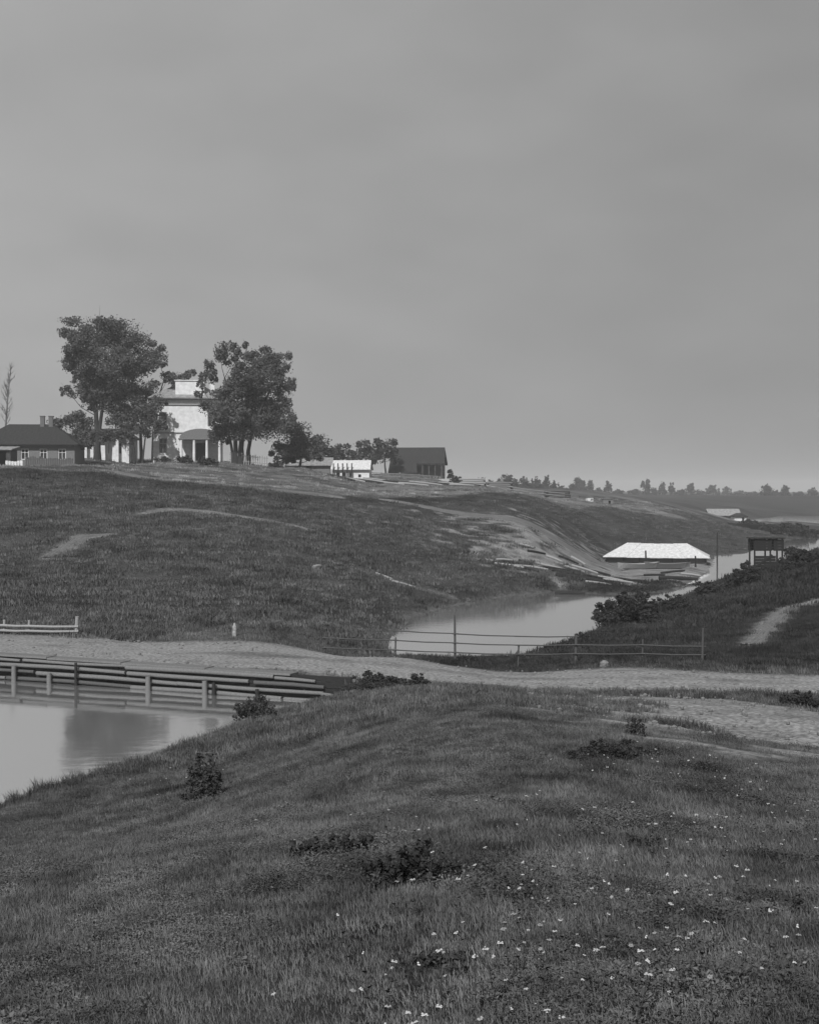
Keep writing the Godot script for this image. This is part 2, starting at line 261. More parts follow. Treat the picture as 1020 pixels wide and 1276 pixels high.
func materials() -> void:
	var speck := grain(0.03, 0.62, 1.0, 3)
	var mottle := grain(0.012, 0.55, 1.0, 4)
	M.ground = stuff_of(1.0, 0.95, grain(0.02, 0.5, 1.0, 5), Vector3.ONE * 0.45, true, true)
	M.ground.metallic_specular = 0.1
	M.road = stuff_of(0.34, 0.95, grain(0.05, 0.55, 1.0, 6), Vector3(0.22, 0.22, 0.22), true, true)
	M.track = stuff_of(0.24, 0.95, grain(0.03, 0.5, 1.0, 7), Vector3(0.4, 0.4, 0.4), true, true)
	M.pale_wood = stuff_of(0.42, 0.8, speck, Vector3(0.7, 3.0, 3.0), false)
	M.grey_wood = stuff_of(0.22, 0.85, speck, Vector3(0.7, 3.0, 3.0), false)
	M.old_wood = stuff_of(0.12, 0.85, speck, Vector3(0.7, 3.0, 3.0), false)
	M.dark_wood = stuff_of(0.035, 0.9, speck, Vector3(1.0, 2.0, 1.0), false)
	M.plaster = stuff_of(0.78, 0.8, grain(0.01, 0.84, 1.0, 8), Vector3.ONE * 0.25)
	M.trim = stuff_of(0.5, 0.7, speck, Vector3.ONE * 0.5)
	M.pale_roof = stuff_of(0.40, 0.6, mottle, Vector3.ONE * 0.3)
	M.canvas_worn = stuff_of(0.60, 0.8, grain(0.02, 0.78, 1.0, 19), Vector3.ONE * 0.4)
	M.canvas = stuff_of(0.74, 0.8, grain(0.02, 0.7, 1.0, 9), Vector3.ONE * 0.3)
	M.grey_roof = stuff_of(0.14, 0.8, mottle, Vector3.ONE * 0.5)
	M.dark_roof = stuff_of(0.05, 0.9, mottle, Vector3.ONE * 0.5)
	M.grey_wall = stuff_of(0.26, 0.9, speck, Vector3.ONE * 0.6)
	M.dark_wall = stuff_of(0.10, 0.9, speck, Vector3.ONE * 0.6)
	M.brick = stuff_of(0.2, 0.9, speck, Vector3.ONE)
	M.stone = stuff_of(0.55, 0.85, mottle, Vector3.ONE)
	M.bark = stuff_of(0.06, 0.95, speck, Vector3(2, 1, 2))
	M.dry_bark = stuff_of(0.22, 0.95, speck, Vector3(2, 1, 2))
	M.pane = StandardMaterial3D.new()
	M.pane.albedo_color = grey(0.03)
	M.pane.roughness = 0.12
	M.leaves = leafy(1.0, 0.03)
	M.grass = leafy(1.0, 0.03)
	M.petal = leafy(1.0, 0.0)
	M.water = StandardMaterial3D.new()
	M.water.albedo_color = grey(0.66)   # silty, and as mirror-like as the photograph shows it
	M.water.metallic = 0.86
	M.water.roughness = 0.06
	M.water.metallic_specular = 0.75
	M.water.normal_enabled = true
	var rip := NoiseTexture2D.new()
	rip.width = 512
	rip.height = 512
	rip.seamless = true
	rip.as_normal_map = true
	rip.bump_strength = 1.0
	var rf := FastNoiseLite.new()
	rf.seed = 21
	rf.frequency = 0.012
	rf.fractal_octaves = 4
	rip.noise = rf
	M.water.normal_texture = rip
	M.water.normal_scale = 0.14
	M.water.uv1_triplanar = true
	M.water.uv1_world_triplanar = true
	M.water.uv1_scale = Vector3(0.12, 0.12, 0.3)

# ---------------------------------------------------------------- the lie of the land
func land(x: float, z: float) -> float:
	var a := asinh(x / 30.0)
	var b := asinh(z / 30.0)
	var s: float = LAND_FLAT[0] + LAND_FLAT[1] * a + LAND_FLAT[2] * b
	var i := 0
	while i < land_data.size():
		var p := a - land_data[i]
		var q := b - land_data[i + 1]
		var r := p * p + q * q + 1e-9
		s += land_data[i + 2] * 0.5 * r * log(r)
		i += 3
	return s

var land_data := PackedFloat32Array(LAND)

func shore(poly: PackedVector3Array, x: float, z: float) -> Vector2:   # signed distance, bank width
	var best := 1e18
	var width := 1.0
	var inside := false
	var n := poly.size()
	var j := n - 1
	for i in n:
		var a := poly[j]
		var b := poly[i]
		var ex := b.x - a.x
		var ez := b.y - a.y
		var wx := x - a.x
		var wz := z - a.y
		var t := clampf((wx * ex + wz * ez) / (ex * ex + ez * ez), 0.0, 1.0)
		var dx := wx - ex * t
		var dz := wz - ez * t
		var dd := dx * dx + dz * dz
		if dd < best:
			best = dd
			width = lerpf(a.z, b.z, t)
		if (a.y > z) != (b.y > z) and x < ex * (z - a.y) / ez + a.x:
			inside = not inside
		j = i
	return Vector2(-sqrt(best) if inside else sqrt(best), width)

func beside(line: PackedVector3Array, x: float, z: float) -> float:     # distance to the road's edge
	var best := 1e9
	for i in line.size() - 1:
		var a := line[i]
		var b := line[i + 1]
		var ex := b.x - a.x
		var ez := b.y - a.y
		var t := clampf(((x - a.x) * ex + (z - a.y) * ez) / (ex * ex + ez * ez), 0.0, 1.0)
		best = minf(best, Vector2(x - a.x - ex * t, z - a.y - ez * t).length() - lerpf(a.z, b.z, t))
	return best

func rank(x: float, z: float) -> float:      # the far side of the river is overgrown with darker weeds
	var f := smoothstep(-2.0, 6.0, x + 0.25 * (z + 60.0) + 2.0 * lump.get_noise_2d(x, z)) * smoothstep(-45.5, -48.5, z) * smoothstep(-112.0, -100.0, z)
	var lip := z + 117.0 + maxf(0.0, x + 8.0) * 2.0 + 2.5 * lump.get_noise_2d(x * 0.7, z * 0.2)   # below zero on the rise
	var dry := smoothstep(0.5, -3.5, lip) * smoothstep(-330.0, -280.0, z) * smoothstep(60.0, 44.0, x)   # parched, grazed ground on the rise
	var weedy := smoothstep(9.0, 4.0, lip) * smoothstep(-0.5, 1.5, lip) * smoothstep(14.0, 4.0, x)      # rank weeds under its lip
	return (1.0 - 0.62 * f) * (1.0 - 0.4 * weedy) * (1.0 + dry * maxf(0.15, 1.05 + 2.0 * fine.get_noise_2d(x * 0.10, z * 0.45)))

func steps(from: float, near: float, s1: float, mid: float, s2: float, far: float, grow: float) -> Array:
	var out := []
	var p := from
	while p < near:
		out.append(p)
		p += s1
	while p < mid:
		out.append(p)
		p += s2
	var s := s2
	while p < far:
		out.append(p)
		s *= grow
		p += s
	out.append(far)
	return out

func build_ground() -> void:
	var half := steps(0.0, 20.0, 0.35, 70.0, 0.8, 3200.0, 1.14)
	for i in range(half.size() - 1, 0, -1): xs.append(-half[i])
	for p in half: xs.append(p)
	var down := steps(-14.0, 58.0, 0.35, 150.0, 0.8, 3200.0, 1.14)
	for p in down: zs.append(-p)
	var nx := xs.size()
	var nz := zs.size()
	heights.resize(nx * nz)
	bares.resize(nx * nz)
	var cols := PackedColorArray()
	cols.resize(nx * nz)
	var waters := [POND, RIVER, REACH]
	var boxes := []
	for w in waters:
		var r := Rect2(w[0].x, w[0].y, 0, 0)
		for p in w: r = r.expand(Vector2(p.x, p.y))
		boxes.append(r.grow(9.0))
	for j in nz:
		var z := zs[j]
		for i in nx:
			var x := xs[i]
			var h := land(x, z)
			var d := Vector2(x, z).length()
			var calm := 1.0
			var bare := 0.0
			var wet := 99.0
			if x > -75.0 and x < 75.0 and z > -240.0:
				for rd in ROADS:
					var e: float = beside(rd, x, z)
					if e < 1.6:
						calm = minf(calm, smoothstep(-0.2, 1.6, e))
						bare = maxf(bare, 1.0 - smoothstep(-0.3, 0.5, e + 0.45 * fine.get_noise_2d(x, z)))
			for k in 3:
				if boxes[k].has_point(Vector2(x, z)):
					var s := shore(waters[k], x, z)
					if s.x < wet: wet = s.x
					if s.x < 0.0: h = -minf(1.0, 0.45 * -s.x) - 0.03
					elif s.x < s.y: h = lerpf(-0.03, maxf(h, 0.25), pow(smoothstep(0.0, s.y, s.x), 0.8))
			if wet > 0.0:
				var amp := 0.10 * clampf(d / 60.0, 0.3, 1.0) * calm * clampf(wet / 3.0, 0.1, 1.0)
				if d < 400.0: h += amp * (1.6 * lump.get_noise_2d(x, z) + 0.8 * patchy.get_noise_2d(x * 1.7, z * 1.7) + 0.35 * fine.get_noise_2d(x, z))
				if wet < 30.0: h = maxf(h, 0.03)
			# worn, sandy patches beside the road and silt flats by the river
			for w in WORN:
				var q: float = Vector2((x - w[0]) / w[2], (z - w[1]) / w[3]).length()
				if q < 1.7:
					bare = maxf(bare, w[4] * smoothstep(0.1, 0.5, w[5] - q + 1.2 * fine.get_noise_2d(x * 0.75, z * 0.95) + 1.0 * patchy.get_noise_2d(x * 2.2, z * 2.8)))
			if wet > 0.0 and wet < 0.7 and h < 0.4: bare = maxf(bare, 0.35)
			heights[j * nx + i] = h
			bares[j * nx + i] = bare
			var g := 0.072 * (1.0 + 0.55 * patchy.get_noise_2d(x, z) + 0.4 * fine.get_noise_2d(x * 0.6, z * 0.6) + 0.3 * lump.get_noise_2d(x * 0.4 + 90.0, z))
			g *= rank(x, z) * (1.15 if z < -52.0 else 1.0)
			g = lerpf(g, 0.34 * (1.0 + 0.4 * fine.get_noise_2d(x, z) + 0.25 * patchy.get_noise_2d(x * 3.0, z * 5.0)), bare)
			cols[j * nx + i] = Color(g, g, g)
	var norm := PackedVector3Array()
	norm.resize(nx * nz)
	var vert := PackedVector3Array()
	vert.resize(nx * nz)
	for j in nz:
		for i in nx:
			var i0 := maxi(i - 1, 0)
			var i1 := mini(i + 1, nx - 1)
			var j0 := maxi(j - 1, 0)
			var j1 := mini(j + 1, nz - 1)
			vert[j * nx + i] = Vector3(xs[i], heights[j * nx + i], zs[j])
			norm[j * nx + i] = Vector3(-(heights[j * nx + i1] - heights[j * nx + i0]) / (xs[i1] - xs[i0]), 1.0, -(heights[j1 * nx + i] - heights[j0 * nx + i]) / (zs[j1] - zs[j0])).normalized()
	var idx := PackedInt32Array()
	idx.resize((nx - 1) * (nz - 1) * 6)
	var k := 0
	for j in nz - 1:
		for i in nx - 1:
			var a := j * nx + i
			idx[k] = a; idx[k + 1] = a + nx; idx[k + 2] = a + 1
			idx[k + 3] = a + 1; idx[k + 4] = a + nx; idx[k + 5] = a + nx + 1
			k += 6
	var arr := []
	arr.resize(Mesh.ARRAY_MAX)
	arr[Mesh.ARRAY_VERTEX] = vert
	arr[Mesh.ARRAY_NORMAL] = norm
	arr[Mesh.ARRAY_COLOR] = cols
	arr[Mesh.ARRAY_INDEX] = idx
	var mesh := ArrayMesh.new()
	mesh.add_surface_from_arrays(Mesh.PRIMITIVE_TRIANGLES, arr)
	var o := MeshInstance3D.new()
	o.name = "ground"
	o.mesh = mesh
	o.material_override = M.ground
	add_child(o)
	tag(o, "", "", "", "structure")

func look(a: PackedFloat32Array, x: float, z: float) -> float:
	var i := clampi(xs.bsearch(x) - 1, 0, xs.size() - 2)
	var lo := 0
	var hi := zs.size() - 1
	while hi - lo > 1:
		var m := (lo + hi) >> 1
		if zs[m] > z: lo = m
		else: hi = m
	var u := clampf((x - xs[i]) / (xs[i + 1] - xs[i]), 0.0, 1.0)
	var w := clampf((z - zs[lo]) / (zs[lo + 1] - zs[lo]), 0.0, 1.0)
	var nx := xs.size()
	var p := lo * nx + i
	if u + w <= 1.0: return a[p] + u * (a[p + 1] - a[p]) + w * (a[p + nx] - a[p])
	return a[p + nx + 1] + (1.0 - u) * (a[p + nx] - a[p + nx + 1]) + (1.0 - w) * (a[p + 1] - a[p + nx + 1])

func ground(x: float, z: float) -> float:
	return look(heights, x, z)

func on(p: Vector2, sink := 0.0) -> Vector3:
	return Vector3(p.x, ground(p.x, p.y) - sink, p.y)

func ribbon(called: String, line: PackedVector3Array, mat: Material, lift := 0.045) -> void:
	var g := Geo.new()
	var rows := []
	var tones := PackedFloat32Array()
	var run := 0.0
	for i in line.size() - 1:
		var a := line[i]
		var b := line[i + 1]
		var n := maxi(2, int(Vector2(b.x - a.x, b.y - a.y).length() / 0.5))
		for k in n + (1 if i == line.size() - 2 else 0):
			var t := float(k) / n
			var c := a.lerp(b, t)
			var before: Vector3 = line[maxi(i - 1, 0)]
			var after: Vector3 = line[mini(i + 2, line.size() - 1)]
			var d := Vector2(b.x - a.x, b.y - a.y).normalized().lerp(Vector2(after.x - before.x, after.y - before.y).normalized(), 0.6).normalized()
			var s := Vector2(-d.y, d.x)
			var row := []
			for q in 21:
				var o := (q - 10) / 10.0
				var w := c.z * (1.0 + 0.30 * patchy.get_noise_2d(c.x * 3.0 + signf(o) * 40.0, c.y * 3.0) + 0.16 * fine.get_noise_2d(c.x * 1.5 + signf(o) * 40.0, c.y * 1.5))
				var x := c.x + s.x * o * w
				var z := c.y + s.y * o * w
				var rut := exp(-pow((absf(o) - 0.36 + 0.08 * patchy.get_noise_2d(c.x, c.y)) / 0.09, 2.0))
				var y := ground(x, z) + lift * (1.0 - 1.9 * pow(absf(o), 4.0)) - lift * 0.55 * rut + 0.03 * fine.get_noise_2d(x * 2.0, z * 2.0)
				row.append(Vector3(x, y, z))
				var worn := 1.0 + 0.28 * rut + 0.35 * patchy.get_noise_2d(run * 0.8, o * 9.0) + 0.4 * fine.get_noise_2d(x * 0.8, z * 2.0)
				tones.append(clampf(worn * (1.0 - 0.35 * exp(-pow(o / 0.16, 2.0)) * (0.5 + patchy.get_noise_2d(run * 1.5, 7.0))), 0.35, 1.5))
			rows.append(row)
			run += 0.5
	for i in rows.size() - 1:
		for q in 20:
			var tone := tones[i * 21 + q]
			g.tint = Color(tone, tone, tone)
			g.quad(rows[i][q], rows[i + 1][q], rows[i + 1][q + 1], rows[i][q + 1])
	structure(called, g, mat)

func build_water() -> void:
	for w in [["pond", POND], ["river", RIVER], ["river_reach", REACH]]:
		var outline := PackedVector2Array()
		for p in w[1]: outline.append(Vector2(p.x, p.y))
		var wide: PackedVector2Array = Geometry2D.offset_polygon(outline, 0.25)[0]
		var g := Geo.new()
		var t := Geometry2D.triangulate_polygon(wide)
		for i in range(0, t.size(), 3):
			var p := []
			for k in 3: p.append(Vector3(wide[t[i + k]].x, 0.0, wide[t[i + k]].y))
			if (p[2] - p[0]).cross(p[1] - p[0]).y < 0.0: p.reverse()
			g.tri(p[0], p[1], p[2], Vector3.UP, Vector3.UP, Vector3.UP)
		structure(w[0], g, M.water)

# ---------------------------------------------------------------- growth
func fluff(g: Geo, at: Vector3, r: Vector3, size: float, count: int, dark: float, spread: float) -> void:
	for k in count:
		var d := Vector3(rng.randfn(), rng.randfn(), rng.randfn()).normalized()
		var reach := pow(rng.randf(), 0.42)
		var bump := 0.82 + 0.45 * lump.get_noise_3dv((at + d * r) * 9.0)
		var p := at + d * r * reach * bump
		var up := Vector3(rng.randfn(), rng.randfn() - 0.3, rng.randfn()).normalized()
		var side := up.cross(Vector3(rng.randfn(), rng.randfn(), rng.randfn())).normalized()
		var t := dark * (1.0 + spread * rng.randf_range(-1.0, 1.0))
		g.tint = Color(t, t, t)
		g.leaf(p, side, up, size * rng.randf_range(0.6, 1.3))

# clumps: [x, y, rx, ry] in metres from the base, seen across the valley; depth is invented
func plant(called: String, label: String, category: String, group: String, base: Vector2, stems: Array, clumps: Array, leaf_size: float, thick: float, dark: float, sd: int, depth := 1.0, limb := 0.35, bark: Material = null) -> Node3D:
	rng.seed = sd
	var o := thing(called, label, category, on(base, 0.08), 0.0, group)
	var wood := Geo.new()
	var crown := Geo.new()
	var heads := []
	for s in stems:    # [x at foot, x at head, head height, radius]
		var path := []
		var radii := []
		var dz: float = rng.randf_range(-0.3, 0.3) * s[2] * 0.1
		for k in 7:
			var t := k / 6.0
			path.append(Vector3(lerpf(s[0], s[1], t * t) + sin(t * 5.0 + sd) * s[3] * 0.5, s[2] * t, dz * t))
			radii.append(s[3] * lerpf(1.0, 0.35, t) * (1.35 if k == 0 else 1.0))
		wood.tube(path, radii, 8)
		heads.append([path, s[3]])
	for c in clumps:
		var at := Vector3(c[0], c[1], rng.randf_range(-0.5, 0.5) * depth * (c[2] + 0.3))
		if clumps.size() > 4: at.z += rng.randf_range(-1.0, 1.0) * depth * 0.9 * c[2]
		var from: Array = heads[0]
		for h in heads:
			if absf(h[0][6].x - at.x) < absf(from[0][6].x - at.x): from = h
		var hook := 6
		while hook > 2 and from[0][hook].y > at.y - 0.4 * absf(at.x - from[0][hook].x): hook -= 1
		var root: Vector3 = from[0][hook]
		var mid := root.lerp(at, 0.5) + Vector3(0, -0.12, 0.05) * root.distance_to(at)
		var r: float = from[1] * limb * clampf(c[2] / 2.0, 0.4, 1.2)
		wood.tube([root, mid, at, at + (at - mid) * 0.45], [r, r * 0.7, r * 0.42, r * 0.15], 5)
		for q in 3:
			var tip := at + Vector3(rng.randf_range(-0.8, 0.8) * c[2], rng.randf_range(-0.2, 0.85) * c[3], rng.randf_range(-0.8, 0.8) * c[2])
			wood.tube([mid.lerp(at, 0.6), mid.lerp(tip, 0.7), tip], [r * 0.4, r * 0.28, r * 0.1], 4)
		var n := int(thick * (c[2] * c[3] * 30.0) / (leaf_size * leaf_size))
		# a clump is several smaller tufts, so that gaps stay open between them
		var kids := 9
		for q in kids:
			var sub := at + Vector3(rng.randf_range(-0.85, 0.85) * c[2], rng.randf_range(-0.8, 0.8) * c[3], rng.randf_range(-0.8, 0.8) * c[2] * depth)
			var f := rng.randf_range(0.28, 0.58)
			fluff(crown, sub, Vector3(c[2] * f, c[3] * f * 0.9, c[2] * f * depth), leaf_size, maxi(4, n / kids), dark * rng.randf_range(0.85, 1.15), 0.3)
		fluff(crown, at, Vector3(c[2] * 1.12, c[3] * 1.12, c[2] * depth), leaf_size * 0.8, n / 2, dark, 0.3)
	part("trunk" if category == "tree" else "stem", wood, bark if bark else M.bark, o)
	part("crown" if category == "tree" else "foliage", crown, M.leaves, o)
	return o

func tuft_mesh(blades: int, spread: float, tall: float, wide: float, sd: int) -> ArrayMesh:
	rng.seed = sd
	var g := Geo.new()
	for k in blades:
		var a := rng.randf() * TAU
		var foot := Vector3(cos(a), 0, sin(a)) * spread * sqrt(rng.randf())
		var b := rng.randf() * TAU
		var lean := Vector3(cos(b), 0, sin(b)) * tall * rng.randf_range(0.1, 0.6)
		var h := tall * rng.randf_range(0.45, 1.0)
		var side := Vector3(-sin(b + 0.6), 0, cos(b + 0.6)) * wide
		var mid := foot + lean * 0.35 + Vector3.UP * h * 0.6
		var tip := foot + lean + Vector3.UP * h
		var t := rng.randf_range(0.7, 1.25)
		g.tint = Color(t, t, t)
		g.flat3(foot - side, mid - side * 0.8, foot + side)
		g.flat3(foot + side, mid - side * 0.8, mid + side * 0.8)
		g.flat3(mid - side * 0.8, tip, mid + side * 0.8)
	return g.done()

# field: [x0, x1, z0, z1, tufts per square metre]
func sward(called: String, label: String, fields: Array, mesh: ArrayMesh, dark: float, tall: Vector2, sd: int, wedge := 0.0, patchwise := false, shoreward := false) -> void:
	rng.seed = sd
	var where := []
	var tones := []
	for f in fields:
		var n := int((f[1] - f[0]) * (f[3] - f[2]) * f[4])
		for k in n:
			var x := rng.randf_range(f[0], f[1])
			var z := rng.randf_range(f[2], f[3])
			var size := rng.randf_range(tall.x, tall.y)
			var yaw := rng.randf() * TAU
			var shade := rng.randf_range(0.8, 1.2)
			if wedge > 0.0 and absf(x) > -z * wedge + 4.0: continue
			var h := ground(x, z)
			if h < (0.02 if shoreward else 0.06) or (shoreward and (h > 0.32 or fine.get_noise_2d(x * 0.3, z * 0.3) < -0.12)): continue
			var b := look(bares, x, z)
			if b > 0.25 + 0.5 * rng.randf(): continue
			var growth := patchy.get_noise_2d(x * 1.3, z * 1.3)
			if patchwise and fine.get_noise_2d(x * 0.7 + 33.0, z * 0.7) < 0.05: continue
			size *= 1.0 + 0.5 * growth + 0.3 * fine.get_noise_2d(x, z)
			var t := dark * rank(x, z) * shade * (1.0 - 0.6 * growth - 0.95 * fine.get_noise_2d(x * 1.6 + 70.0, z * 1.6) + 0.2 * lump.get_noise_2d(x * 2.0, z * 2.0 + 50.0))
			where.append(Transform3D(Basis(Vector3.UP, yaw).scaled(Vector3(size, size * rng.randf_range(0.8, 1.15), size)), Vector3(x, h - 0.02, z)))
			tones.append(Color(t, t, t))
	var mm := MultiMesh.new()
	mm.transform_format = MultiMesh.TRANSFORM_3D
	mm.use_colors = true
	mm.mesh = mesh
	mm.instance_count = where.size()
	for k in where.size():
		mm.set_instance_transform(k, where[k])
		mm.set_instance_color(k, tones[k])
	var o := MultiMeshInstance3D.new()
	o.name = called
	o.multimesh = mm
	o.material_override = M.grass
	add_child(o)
	tag(o, label, "grass", "", "stuff")

# ---------------------------------------------------------------- building blocks
func walled(w: float, h: float, thick: float, holes: Array) -> Geo:   # a wall in the plane z = 0 facing +z, from x = 0 to w, with openings [x, y, w, h]
	var g := Geo.new()
	var cx := [0.0, w]
	var cy := [0.0, h]
	for q in holes:
		for e in [q[0], q[0] + q[2]]:
			if not e in cx: cx.append(e)
		for e in [q[1], q[1] + q[3]]:
			if not e in cy: cy.append(e)
	cx.sort()
	cy.sort()
	var open := func(i: int, j: int) -> bool:
		if i < 0 or j < 0 or i >= cx.size() - 1 or j >= cy.size() - 1: return true
		var mx: float = (cx[i] + cx[i + 1]) * 0.5
		var my: float = (cy[j] + cy[j + 1]) * 0.5
		for q in holes:
			if mx > q[0] and mx < q[0] + q[2] and my > q[1] and my < q[1] + q[3]: return true
		return false
	for i in cx.size() - 1:
		for j in cy.size() - 1:
			if open.call(i, j): continue
			var a: float = cx[i]
			var b: float = cx[i + 1]
			var c: float = cy[j]
			var d: float = cy[j + 1]
			g.quad(Vector3(a, c, 0), Vector3(a, d, 0), Vector3(b, d, 0), Vector3(b, c, 0))
			g.quad(Vector3(b, c, -thick), Vector3(b, d, -thick), Vector3(a, d, -thick), Vector3(a, c, -thick))
			if open.call(i - 1, j): g.quad(Vector3(a, c, -thick), Vector3(a, d, -thick), Vector3(a, d, 0), Vector3(a, c, 0))
			if open.call(i + 1, j): g.quad(Vector3(b, c, 0), Vector3(b, d, 0), Vector3(b, d, -thick), Vector3(b, c, -thick))
			if open.call(i, j + 1): g.quad(Vector3(a, d, 0), Vector3(a, d, -thick), Vector3(b, d, -thick), Vector3(b, d, 0))
			if open.call(i, j - 1): g.quad(Vector3(a, c, -thick), Vector3(a, c, 0), Vector3(b, c, 0), Vector3(b, c, -thick))
	return g

func windows(o: Node3D, x0: float, z0: float, holes: Array, frame: Material) -> void:
	for q in holes:
		var g := Geo.new()
		var t := 0.09
		var cx: float = x0 + q[0] + q[2] * 0.5
		var cy: float = q[1] + q[3] * 0.5
		var z := z0 - 0.12
		g.box(Vector3(cx - q[2] * 0.5 + t * 0.5, cy, z), Vector3(t, q[3], 0.1))
		g.box(Vector3(cx + q[2] * 0.5 - t * 0.5, cy, z), Vector3(t, q[3], 0.1))
		g.box(Vector3(cx, cy + q[3] * 0.5 - t * 0.5, z), Vector3(q[2] - 2.0 * t, t, 0.09))
		g.box(Vector3(cx, cy - q[3] * 0.5 + t * 0.5, z), Vector3(q[2] - 2.0 * t, t, 0.09))
		g.box(Vector3(cx, cy, z), Vector3(0.06, q[3] - 2.0 * t, 0.08))
		g.box(Vector3(cx, cy + q[3] * 0.15, z), Vector3(q[2] - 2.0 * t, 0.05, 0.07))
		var f := part("window", g, frame, o)
		var p := Geo.new()
		p.box(Vector3(cx, cy, z - 0.03), Vector3(q[2] - t, q[3] - t, 0.02))
		part("pane", p, M.pane, f)

func shell(o: Node3D, w: float, d: float, h: float, holes: Array, mat: Material, frame: Material, foot := 0.6) -> void:
	# four walls round the origin's rear: front at z = 0, x from -w/2 to w/2, sunk by foot
	var up := []
	for q in holes: up.append([q[0], q[1] + foot, q[2], q[3]])
	var g := walled(w, h + foot, 0.3, up)
	for i in g.v.size(): g.v[i] += Vector3(-w * 0.5, -foot, 0)
	g.box(Vector3(-w * 0.5 + 0.15, (h - foot) * 0.5, -d * 0.5 - 0.152), Vector3(0.3, h + foot, d - 0.3))
	g.box(Vector3(w * 0.5 - 0.15, (h - foot) * 0.5, -d * 0.5 - 0.152), Vector3(0.3, h + foot, d - 0.3))
	g.box(Vector3(0, (h - foot) * 0.5, -d + 0.148), Vector3(w - 0.61, h + foot, 0.3))
	part("wall", g, mat, o)
	if frame: windows(o, -w * 0.5, 0.0, holes, frame)

func slab_roof(pts: Array, faces: Array, thick: float) -> Geo:   # faces clockwise seen from above; the underside lies thick below
	var g := Geo.new()
	var edges := {}
	for f in faces:
		for k in range(1, f.size() - 1):
			g.flat3(pts[f[0]], pts[f[k]], pts[f[k + 1]])
			g.flat3(pts[f[0]] - Vector3.UP * thick, pts[f[k + 1]] - Vector3.UP * thick, pts[f[k]] - Vector3.UP * thick)
		for k in f.size():
			edges[[f[k], f[(k + 1) % f.size()]]] = true
	for e in edges:
		if not edges.has([e[1], e[0]]):
			var a: Vector3 = pts[e[0]]
			var b: Vector3 = pts[e[1]]
			g.quad(a, a - Vector3.UP * thick, b - Vector3.UP * thick, b)
	return g

func hip(w: float, d: float, z: float, y: float, rise: float, ridge: float, thick := 0.12) -> Geo:  # eaves w by d, front eave at z
	var h := w * 0.5
	var r := ridge * 0.5
	var zb := z - d
	var zm := z - d * 0.5
	var p := [Vector3(-h, y, z), Vector3(h, y, z), Vector3(h, y, zb), Vector3(-h, y, zb), Vector3(-r, y + rise, zm), Vector3(r, y + rise, zm)]
	return slab_roof(p, [[0, 4, 5, 1], [1, 5, 2], [2, 5, 4, 3], [3, 4, 0]], thick)

func log_shape(length: float, r: float) -> Geo:
	var g := Geo.new()
	var path := []
	var radii := []
	for k in 5:
		var t := k / 4.0
		path.append(Vector3((t - 0.5) * length, sin(t * 3.1) * r * 0.3, 0))
		radii.append(r * lerpf(1.08, 0.88, t))
	g.tube(path, radii, 8)
	return g

func pole_between(a: Vector3, b: Vector3, r: float, called: String, mat: Material, parent: Node) -> void:
	var g := Geo.new()
	var mid := a.lerp(b, 0.5) + Vector3(0, -0.02, 0.01)
	g.tube([a, mid, b], [r, r * 0.95, r * 0.85], 7)
	part(called, g, mat, parent)

# ---------------------------------------------------------------- things
func rail_fence(called: String, label: String, posts: Array, rails: Array, mat: Material, rail_mat: Material, r: float) -> void:
	# posts: [plan point, height, radius]; rails: [from post, to post, height, height at end]
	var base := on(posts[0][0])
	var o := thing(called, label, "fence", base)
	var feet := []
	for p in posts:
		var f := on(p[0]) - base
		feet.append(f)
		pole_between(f - Vector3(0, 0.35, 0), f + Vector3(rng.randf_range(-0.04, 0.04), p[1], 0), p[2], "post", mat, o)
	for q in rails:
		for k in range(q[0], q[1]):
			var t0: float = float(k - q[0]) / (q[1] - q[0])
			var t1: float = float(k + 1 - q[0]) / (q[1] - q[0])
			var off := Vector3(0, 0, posts[k][2] + r * 0.6)
			var level: float = feet[q[0]].y
			var level2: float = feet[q[1]].y
			var a: Vector3 = feet[k] + off + Vector3(-0.12, 0, 0)
			var b: Vector3 = feet[k + 1] + off + Vector3(0.12, 0, 0)
			a.y = lerpf(a.y, lerpf(level, level2, t0), 0.7) + lerpf(q[2], q[3], t0)
			b.y = lerpf(b.y, lerpf(level, level2, t1), 0.7) + lerpf(q[2], q[3], t1)
			pole_between(a, b, r, "rail", rail_mat, o)

